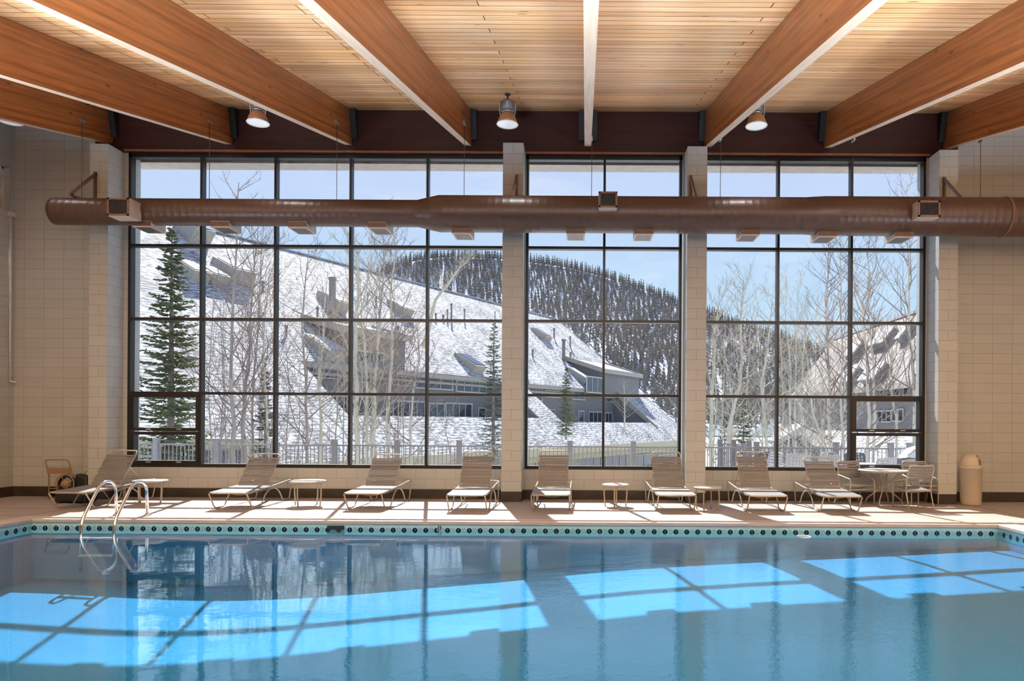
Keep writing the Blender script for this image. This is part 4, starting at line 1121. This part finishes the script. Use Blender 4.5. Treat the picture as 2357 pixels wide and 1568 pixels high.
def conifer_geo(b, p, h, r, rng):
    n = 7; tiers = 4
    b.tube([(p[0], p[1], p[2] - 1), (p[0], p[1], p[2] + h * .3)], r * .10, 4, caps=False)
    for k in range(tiers):
        z0 = h * (.10 + .225 * k); z1 = h * (.40 + .20 * k) if k < tiers - 1 else h
        rr = r * (1 - .22 * k); base = len(b.v); an0 = rng.random() * 6
        for q in range(n * 2):
            a = an0 + pi * q / n; rad = rr * ((1.0 if q % 2 else .62) + rng.uniform(-.12, .12))
            b.v.append((p[0] + rad * cos(a), p[1] + rad * sin(a), p[2] + z0 + (0 if q % 2 else h * .05)))
        b.v.append((p[0], p[1], p[2] + z1)); top = len(b.v) - 1
        for q in range(n * 2): b.face((base + q, base + (q + 1) % (n * 2), top))
def tree_dark(name, c1, c2):
    m, nt, o_ = newmat(name)
    oi = nt.nodes.new('ShaderNodeObjectInfo')
    n = noise(nt, pos(nt), .08, 2)
    c = mixc(nt, n, c1, c2)
    bsdf(nt, o_, c, .9, 0, .1); return m
M['conifer'] = tree_dark('hazy_conifer', (.17, .16, .14), (.27, .24, .205))  # lightened and greyed so the colour carries the distance haze
trees = []
grid = {}
import mathutils
for i in range(42000):
    x = rm.uniform(830, 2130); fr = rm.random()
    if x < 1575 and 985 + (sky(x) - 985) * fr > roofline(x) + 4: continue
    p = mpt(x, fr)
    nz = mathutils.noise.noise(Vector((x * .016, fr * 5.0, 1.3))) + .6 * mathutils.noise.noise(Vector((x * .05, fr * 9, 4.1)))
    open_ = -.12 if fr < .97 else -9
    if nz < open_ - .10 and rm.random() < .86 and fr < .96: continue
    if x > 1640 and rm.random() < .35: continue
    key = (int(p.x / 4.0), int(p.y / 4.0))
    if any((gx, gy) in grid and (grid[(gx, gy)][0] - p.x) ** 2 + (grid[(gx, gy)][1] - p.y) ** 2 < 15 for gx in range(key[0] - 1, key[0] + 2) for gy in range(key[1] - 1, key[1] + 2)): continue
    grid[key] = (p.x, p.y)
    trees.append((p.y, x, fr, p))
    if len(trees) >= 5200: break
for i in range(260):
    x = 860 + (2130 - 860) * (i + rm.random()) / 260; trees.append((mpt(x, 1).y, x, 1, mpt(x, .995)))
trees.sort(key=lambda q: q[0])
near, rest = trees[:300], trees[300:]
protos = []
for k in range(4):
    b = MB(); conifer_geo(b, (0, 0, 0), 10.5, 1.75, rm); protos.append(b.build('mountain_conifer', M['conifer']))
for k, (_, x, fr, p) in enumerate(near):
    o = protos[k] if k < 4 else protos[k % 4].copy()
    if k >= 4: COL.objects.link(o)
    o.location = p; s = rm.uniform(.7, 1.15); o.scale = (s, s, s * rm.uniform(.9, 1.2)); o.rotation_euler = (0, 0, rm.random() * 6)
    tag(o, 'small dark conifer on the lower snowy mountainside beyond the lodge', 'tree', 'conifers on the lower mountainside')
b = MB()
for (_, x, fr, p) in rest: conifer_geo(b, p, rm.uniform(8, 12.5), rm.uniform(1.4, 2.1), rm)
tag(b.build('conifer_forest', M['conifer']), 'dense dark conifer forest covering the upper mountain slope', 'forest', kind='stuff')

# ------------------------------------------------------------------ trees near the lodge
def bark_mat(name, c, spot=.5):
    m, nt, o_ = newmat(name)
    p = pos(nt)
    v = nd(nt, 'ShaderNodeTexVoronoi'); v.inputs['Scale'].default_value = 1.; lk(nt, mapping(nt, p, (3, 3, 1.6)), v.inputs['Vector'])
    k = math_(nt, 'LESS_THAN', v.outputs['Distance'], .13)
    n = noise(nt, mapping(nt, p, (4, 4, 1.2)), 1.5, 4)
    col = ramp(nt, n, [(.3, tuple(q * .78 for q in c)), (.65, c)])
    col = mixc(nt, math_(nt, 'MULTIPLY', k, spot), col, (.05, .045, .04))
    bsdf(nt, o_, col, .8, 0, .2); return m
M['aspen'] = bark_mat('aspen_bark_pale', (.66, .63, .53))
M['aspen_tan'] = bark_mat('aspen_bark_tan', (.44, .395, .34))
M['twig'] = simple('brown_twigs', (.25, .19, .165), .8)
M['twig_pale'] = simple('pale_twigs', (.42, .385, .315), .8)
def aspen(label, path, Y, rpx, group=None, seed=0, nb=34, f0=.35, spread=1.0, mat='aspen', twig='twig', twigs=6, blen=.30, ground=True):
    rg = random.Random(seed * 13 + 5)
    pts = [P(x, y, Y) for x, y in path]
    pts = [Vector((p.x, p.y + rg.uniform(-.25, .25) * (i > 0), p.z)) for i, p in enumerate(pts)]
    base = Vector((pts[0].x, pts[0].y, GZ)) if ground else pts[0].copy()
    t = thing('bare_aspen', label, 'tree', base, 0, group)
    r0 = rpx / 2 * Y / F
    loc = ([Vector((0, 0, -.2))] if ground else []) + [p - base for p in pts]
    dense = []
    for a, c in zip(loc, loc[1:]):
        n = max(2, int((c - a).length / .8))
        for k in range(n): dense.append(a + (c - a) * (k / n) + Vector((rg.uniform(-1, 1), rg.uniform(-1, 1), 0)) * r0 * .35 * (len(dense) > 1))
    dense.append(loc[-1]); m = len(dense)
    rad = [max(.006, r0 * (1.15 - 1.0 * i / (m - 1))) for i in range(m)]
    b = MB(); b.tube(dense, rad, 7); b.build('trunk', M[mat], t)
    Ht = (dense[-1] - dense[0]).length
    b = MB()
    for k in range(nb):
        f = f0 + (1 - f0) * ((k + rg.random()) / nb) ** .9
        i = min(m - 2, int(f * (m - 1))); q = f * (m - 1) - i
        p0 = dense[i].lerp(dense[i + 1], q); rr = rad[i] * .5
        az = rg.random() * 2 * pi; el = rg.uniform(.35, 1.0)
        L = Ht * blen * spread * (1.15 - f) * rg.uniform(.6, 1.15) + .35
        d = Vector((cos(az) * cos(el), sin(az) * cos(el) * .7, sin(el)))
        bp = [p0]; dd = d.copy()
        for s in range(5):
            dd = (dd + Vector((rg.uniform(-.22, .22), rg.uniform(-.22, .22), rg.uniform(-.06, .26)))).normalized()
            bp.append(bp[-1] + dd * L / 5)
        rb_ = min(rr, .008 + L * .006)
        b.tube(bp, [max(.005, rb_ * (1 - .17 * s)) for s in range(6)], 4, caps=False)
        for w in range(twigs):
            s = rg.uniform(.25, 1.0) * 5; i2 = min(4, int(s)); q0 = bp[i2].lerp(bp[i2 + 1], s - i2)
            e = Vector((rg.uniform(-1, 1), rg.uniform(-1, 1), rg.uniform(-.15, .9))).normalized(); e = (e + dd * .7).normalized()
            l = L * rg.uniform(.18, .42)
            q1 = q0 + e * l * .5; q2 = q1 + (e + Vector((rg.uniform(-.4, .4), rg.uniform(-.4, .4), .25))).normalized() * l * .5
            b.tube([q0, q1, q2], [.006, .005, .0035], 3, caps=False)
    b.build('branches', M[twig], t)
    return t
A = aspen
A('thick tan aspen trunk, left one of the pair in the second window column', [(536, 1078), (534, 980), (536, 860), (541, 700), (545, 560), (550, 420)], 23, 15, seed=1, mat='aspen_tan', nb=30, f0=.45)
A('forking tan aspen, right one of the pair in the second window column', [(567, 1078), (566, 980), (568, 880), (572, 800), (583, 700), (592, 600), (598, 540)], 24, 13, seed=2, mat='aspen_tan', nb=32, f0=.42)
A('slender tan aspen just right of the forking pair', [(580, 1078), (582, 900), (590, 740), (606, 600), (612, 520)], 26, 8, seed=3, mat='aspen_tan', nb=28, f0=.4)
A('thin dark-barked aspen in front of the small spruce', [(594, 1078), (600, 900), (618, 720), (622, 600)], 27, 5, seed=4, mat='aspen_tan', nb=22, f0=.3)
A('pale thin aspen against the right edge of the second window column', [(621, 1078), (617, 950), (608, 800), (600, 640), (604, 560)], 25, 8, seed=5, nb=26, f0=.4)
A('pale thin aspen rising through the spruce at the left end', [(455, 1000), (448, 900), (425, 760), (415, 620), (418, 560)], 27, 6, seed=6, nb=20, f0=.35)
A('thin young aspen at the far left of the third window column', [(682, 1078), (684, 980), (690, 900), (696, 860)], 24, 4, seed=7, nb=14, f0=.15, mat='aspen_tan')
A('straight grey-tan aspen, left trunk in the third window column', [(708, 1078), (707, 980), (702, 880), (701, 760), (704, 640), (706, 560)], 25, 10, seed=8, mat='aspen_tan', nb=28, f0=.35)
A('cream aspen with side limbs, right trunk in the third window column', [(737, 1078), (738, 960), (736, 880), (738, 790), (742, 720), (752, 620)], 26, 10, seed=9, nb=30, f0=.4, twig='twig_pale')
A('thickest cream aspen trunk, beside the mullion right of the third column', [(823, 1078), (820, 1000), (818, 900), (817, 780), (820, 680), (828, 600), (836, 560)], 22, 17, seed=10, nb=34, f0=.4, twig='twig_pale')
A('cream aspen standing second in the trunk clump of the fourth window column', [(846, 1078), (843, 960), (838, 850), (836, 720), (850, 610)], 24, 11, seed=11, nb=30, f0=.38, twig='twig_pale')
A('slender cream aspen, middle of the trunk clump of the fourth window column', [(856, 1078), (858, 960), (866, 860), (872, 760), (872, 640), (880, 570)], 25, 9, seed=12, nb=26, f0=.4, twig='twig_pale')
A('cream aspen with a curving trunk in the fourth window column', [(852, 1078), (864, 980), (868, 880), (872, 800), (878, 700), (888, 590), (890, 545)], 25, 11, seed=13, nb=30, f0=.45)
A('tall cream aspen with dark knots, right side of the trunk clump', [(893, 1078), (893, 970), (896, 880), (902, 790), (905, 680), (908, 590), (912, 530)], 23, 13, seed=14, nb=32, f0=.42)
A('thin brown aspen sapling right of the trunk clump', [(930, 1050), (930, 960), (933, 880), (938, 800)], 25, 5, seed=15, nb=18, f0=.3, mat='aspen_tan')
A('cream aspen leaning right in the fourth window column', [(943, 1078), (948, 980), (956, 900), (966, 820), (960, 745)], 24, 9, seed=16, nb=22, f0=.4)
A('aspen with a long limb reaching right over the lodge roof', [(975, 800), (985, 750), (1003, 690), (1030, 655), (1062, 618), (1080, 604)], 25, 10, seed=17, nb=34, f0=.45, twig='twig_pale', twigs=7, blen=.22, ground=False)
A('thin crooked sapling in front of the lower snow roof', [(1038, 1060), (1027, 1010), (1024, 985), (1040, 950), (1058, 915)], 23, 4, seed=18, nb=8, f0=.2, mat='aspen_tan', twigs=3)
A('small white-barked tree in front of the recessed wall end', [(1438, 990), (1437, 960), (1437, 920), (1436, 875)], 80, 4, seed=19, nb=26, f0=.15, twig='twig_pale', blen=.5, ground=False)
A('thick cream aspen at the left edge of the three-column window', [(1637, 1078), (1637, 960), (1640, 860), (1646, 760), (1655, 690)], 22, 15, seed=20, nb=40, f0=.35, twig='twig_pale', twigs=6)
A('tall aspen leaning right, first window column right of the small table pillar', [(1675, 1015), (1684, 960), (1698, 890), (1708, 820), (1706, 730), (1708, 680), (1712, 640)], 26, 13, seed=21, nb=44, f0=.3, twig='twig_pale', twigs=6)
A('slender aspen right of the dark evergreen', [(1766, 1078), (1762, 960), (1757, 880), (1768, 800), (1776, 720), (1780, 670)], 25, 10, seed=22, nb=36, f0=.3, twig='twig_pale', twigs=6)
A('straight thin aspen just right of the mullion in the middle pane column', [(1812, 1060), (1818, 940), (1824, 860), (1808, 740), (1808, 640)], 29, 7, seed=23, nb=34, f0=.3, twig='twig_pale', twigs=6)
A('thin aspen left in the middle pane column', [(1832, 1060), (1832, 900), (1833, 760), (1834, 660)], 30, 7, seed=24, nb=34, f0=.3, twig='twig_pale', twigs=6)
A('thin aspen behind the large white patio chair', [(1858, 1060), (1848, 940), (1852, 820), (1860, 690)], 31, 7, seed=25, nb=34, f0=.3, twig='twig_pale', twigs=6)
A('diagonal aspen leaning left across the middle pane column', [(1908, 1050), (1895, 1010), (1876, 950), (1862, 890), (1856, 830), (1850, 790)], 24, 8, seed=26, nb=26, f0=.4, twig='twig_pale', twigs=7)
A('tall straight aspen rising above the hill line in the middle pane column', [(1910, 1060), (1908, 940), (1905, 840), (1900, 720), (1903, 640), (1906, 560)], 27, 12, seed=27, nb=44, f0=.35, twigs=6)
A('tall aspen close to the mullion between the middle and right pane columns', [(1945, 1060), (1940, 940), (1944, 820), (1940, 700), (1932, 600), (1930, 550)], 26, 9, seed=28, nb=38, f0=.35, twigs=6)
A('cream aspen, left of the twin trunks in the last pane column', [(1995, 1078), (1995, 960), (1993, 860), (1990, 740), (1976, 680), (1970, 600)], 23, 11, seed=29, nb=34, f0=.4, twigs=6)
A('cream aspen, right of the twin trunks in the last pane column', [(2008, 1078), (2006, 960), (2004, 840), (2003, 720), (2002, 620), (2000, 550)], 24, 10, seed=30, nb=36, f0=.4, twigs=6)
A('aspen leaning left in front of the brown lodge roof', [(2066, 1078), (2062, 960), (2053, 880), (2048, 830), (2038, 780), (2030, 750)], 24, 8, seed=31, nb=22, f0=.45, twigs=6)
A('aspen at the far edge of the last pane column, tips above the roof line', [(2106, 1000), (2104, 860), (2098, 760), (2092, 640), (2088, 540), (2084, 420)], 24, 11, seed=32, nb=40, f0=.4, twigs=6)
rg2 = random.Random(11)
for k in range(14):
    x = 1640 + k * 23 + rg2.uniform(-5, 5); top = 760 + rg2.uniform(-60, 60) + max(0, x - 1800) * -.25
    A('slender pale aspen in the bare grove behind the terrace', [(x, 1050), (x + rg2.uniform(-12, 12), 930), (x + rg2.uniform(-18, 18), top)], rg2.uniform(32, 42), rg2.uniform(4, 6.5), 'bare aspens of the grove behind the terrace', seed=100 + k, nb=22, f0=.25, twig='twig_pale', twigs=5, blen=.30)
for k in range(12):
    x = [488, 505, 520, 556, 604, 628, 658, 770, 790, 834, 862, 915][k]; top = rg2.uniform(560, 700)
    A('thin background aspen in front of the lodge roof', [(x, 1040), (x + rg2.uniform(-8, 8), 900), (x + rg2.uniform(-14, 14), top)], rg2.uniform(29, 34), 4.5, 'thin aspens in front of the lodge', seed=200 + k, nb=26, f0=.25, mat='aspen_tan', twigs=5)

M['spruce'] = tree_dark('spruce_needles', (.085, .115, .065), (.17, .185, .10))
M['spruce_blue'] = tree_dark('spruce_needles_blue', (.09, .115, .105), (.16, .185, .15))
M['spruce_trunk'] = simple('spruce_bark', (.28, .235, .21), .9)
def spruce(label, px, ytop, Y, rpx, seed, mat='spruce', whorls=40, per=8, zmin=None, twn=11):
    rg = random.Random(seed)
    top = P(px, ytop, Y); zb = GZ if zmin is None else zmin
    Ht = top.z - zb; Rm = rpx * Y / F
    t = thing('spruce_tree', label, 'tree', (top.x, Y, zb), 0)
    b = MB(); b.tube([(0, 0, 0), (0, 0, Ht * .5), (0, 0, Ht)], [Ht * .014, Ht * .009, .015], 8); b.build('trunk', M['spruce_trunk'], t)
    b = MB()
    for w in range(whorls):
        f = .06 + .94 * (w + .5) / whorls; z = Ht * f
        L0 = Rm * (1 - f) ** .8 + .08
        for k in range(per):
            if rg.random() < .14: continue
            az = 2 * pi * (k + rg.random() * .7) / per + w * 1.3; L = L0 * rg.uniform(.6, 1.18)
            d = Vector((cos(az), sin(az), 0)); droop = rg.uniform(-.25, .12) - .22 * (1 - f)
            z0 = z + rg.uniform(-.5, .5) * Ht / whorls
            pp = [Vector((0, 0, z0)) + d * (L * s) + UP * (droop * L * s + .22 * L * s * s) for s in (0, .35, .7, 1.0)]
            b.tube(pp, [.018, .013, .009, .004], 3, caps=False)
            sdv = Vector((-d.y, d.x, 0)); tl = .34 * L ** .6 * .6 + .05
            for q in range(twn):
                s = .12 + .88 * (q + rg.random()) / twn; i = min(2, int(s * 3)); pq = pp[i].lerp(pp[i + 1], min(1, max(0, s * 3 - i)))
                e = (sdv * (1 if q % 2 else -1) * rg.uniform(.5, 1.0) + d * rg.uniform(.4, .9) + UP * rg.uniform(-.45, .25)).normalized()
                l = tl * (1.15 - .55 * s) * rg.uniform(.7, 1.25); wd = .028 + .012 * l
                u = e.cross(UP).normalized(); v2 = u.cross(e); tip = pq + e * l; md = pq + e * l * .4
                n = len(b.v); b.v += [tuple(pq), tuple(md + u * wd), tuple(md - u * wd * .5 + v2 * wd), tuple(md - u * wd * .5 - v2 * wd), tuple(tip)]
                for f3 in ((0, 1, 2), (0, 2, 3), (0, 3, 1), (4, 2, 1), (4, 3, 2), (4, 1, 3)): b.face([n + g for g in f3])
    b.build('foliage', M[mat], t)
spruce('tall green spruce filling the leftmost window column', 396, 526, 23, 128, 1, whorls=50, per=10, twn=16)
spruce('small spruce behind the thin trunks at the mullion left of the third column', 612, 850, 26, 58, 2, 'spruce_blue', whorls=26, per=7)
spruce('dark spruce rising beside the wide window right edge, in front of the lodge', 1137, 742, 48, 50, 3, 'spruce_blue', whorls=34, per=8, zmin=-2.0)
spruce('grey-green spruce in front of the lodge, seen through the narrow window', 1304, 845, 62, 28, 4, 'spruce', whorls=26, per=8, zmin=0.0)
spruce('dark evergreen among the bare aspens behind the stair railing', 1712, 900, 33, 62, 5, 'spruce', whorls=30, per=8)
spruce('yellow-green evergreen low in the aspen grove left of the dark one', 1668, 950, 36, 40, 6, 'spruce', whorls=20, per=7)
# ------------------------------------------------------------------ world, sun, camera
w = bpy.data.worlds.new('sky'); S.world = w; w.use_nodes = True
nt = w.node_tree; nt.nodes.clear()
o = nt.nodes.new('ShaderNodeOutputWorld'); bg = nt.nodes.new('ShaderNodeBackground'); lk(nt, bg.outputs[0], o.inputs[0])
tc = nt.nodes.new('ShaderNodeTexCoord'); sp = nt.nodes.new('ShaderNodeSeparateXYZ'); lk(nt, tc.outputs['Generated'], sp.inputs[0])
col = ramp(nt, sp.outputs[2], [(.0, (.66, .80, .92)), (.16, (.50, .70, .90)), (.30, (.55, .66, .90)), (.6, (.42, .55, .88))])
cn = noise(nt, mapping(nt, tc.outputs['Generated'], (1.5, 1.5, 9)), 2.2, 5, .6)
col = mixc(nt, ramp(nt, cn, [(.56, (0, 0, 0)), (.78, (.5, .5, .5))]), col, (.86, .90, .96))
lk(nt, col, bg.inputs[0]); bg.inputs[1].default_value = 1.15
sl = bpy.data.lights.new('sun', 'SUN'); sl.energy = 13.0; sl.angle = .0093; sl.color = (1, .95, .86)
so = bpy.data.objects.new('sun', sl); COL.objects.link(so); so.rotation_euler = (-SUN).to_track_quat('-Z', 'Y').to_euler()
# the high bay lamps glow faintly by day
for Y in (12.9,):
    for X in (-10.45, -5.95, -1.4, 3.1):
        ld = bpy.data.lights.new('lamp_light', 'AREA'); ld.shape = 'DISK'; ld.size = .34; ld.energy = 5; ld.color = (.98, .98, 1.0); ld.spread = radians(105)
        lo_ = bpy.data.objects.new('lamp_light', ld); COL.objects.link(lo_); lo_.location = (X, Y, zc(Y) - .57)
# added unseen fill lights with no fixtures, brightening the plank ceiling from below
FILL_UP = [(X, .9, 1050, 0) for X in (-8.0, -2.7, 2.6, 7.9)] + [(-10.6, y, 330, -1) for y in (3.0, 6.0)] + [(10.4, y, 330, 1) for y in (3.0, 6.0)]
for X, Y, en, sd in FILL_UP:
    ld = bpy.data.lights.new('fill_uplight', 'AREA'); ld.shape = 'RECTANGLE'; ld.size = 1.6; ld.size_y = .8; ld.energy = en; ld.color = (.74, .93, 1.15); ld.spread = radians(84 if sd == 0 else 96)
    lo_ = bpy.data.objects.new('fill_uplight', ld); COL.objects.link(lo_); lo_.location = (X, Y, .35)
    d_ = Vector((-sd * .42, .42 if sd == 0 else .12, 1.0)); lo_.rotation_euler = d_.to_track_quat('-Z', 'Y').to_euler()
cd = bpy.data.cameras.new('camera'); cd.sensor_width = 36; cd.sensor_fit = 'HORIZONTAL'; cd.lens = F / 2357 * 36
cd.shift_x = -(X0 - 1178.5) / 2357; cd.shift_y = (Y0 - 784) / 2357; cd.clip_end = 3000; cd.clip_start = .05
co = bpy.data.objects.new('camera', cd); COL.objects.link(co); co.location = EYE; co.rotation_euler = (pi / 2, -PHI, 0)
S.camera = co
S.view_settings.view_transform = 'Standard'; S.view_settings.look = 'None'; S.view_settings.exposure = 0.0; S.view_settings.gamma = 1.0; S.view_settings.use_curve_mapping = False
cy = S.cycles
cy.max_bounces = 8; cy.diffuse_bounces = 5; cy.glossy_bounces = 4; cy.transparent_max_bounces = 24; cy.transmission_bounces = 6
cy.use_denoising = True; cy.use_adaptive_sampling = True; cy.adaptive_threshold = .035; cy.time_limit = 1150; cy.caustics_reflective = False; cy.caustics_refractive = False; cy.sample_clamp_indirect = 8.0
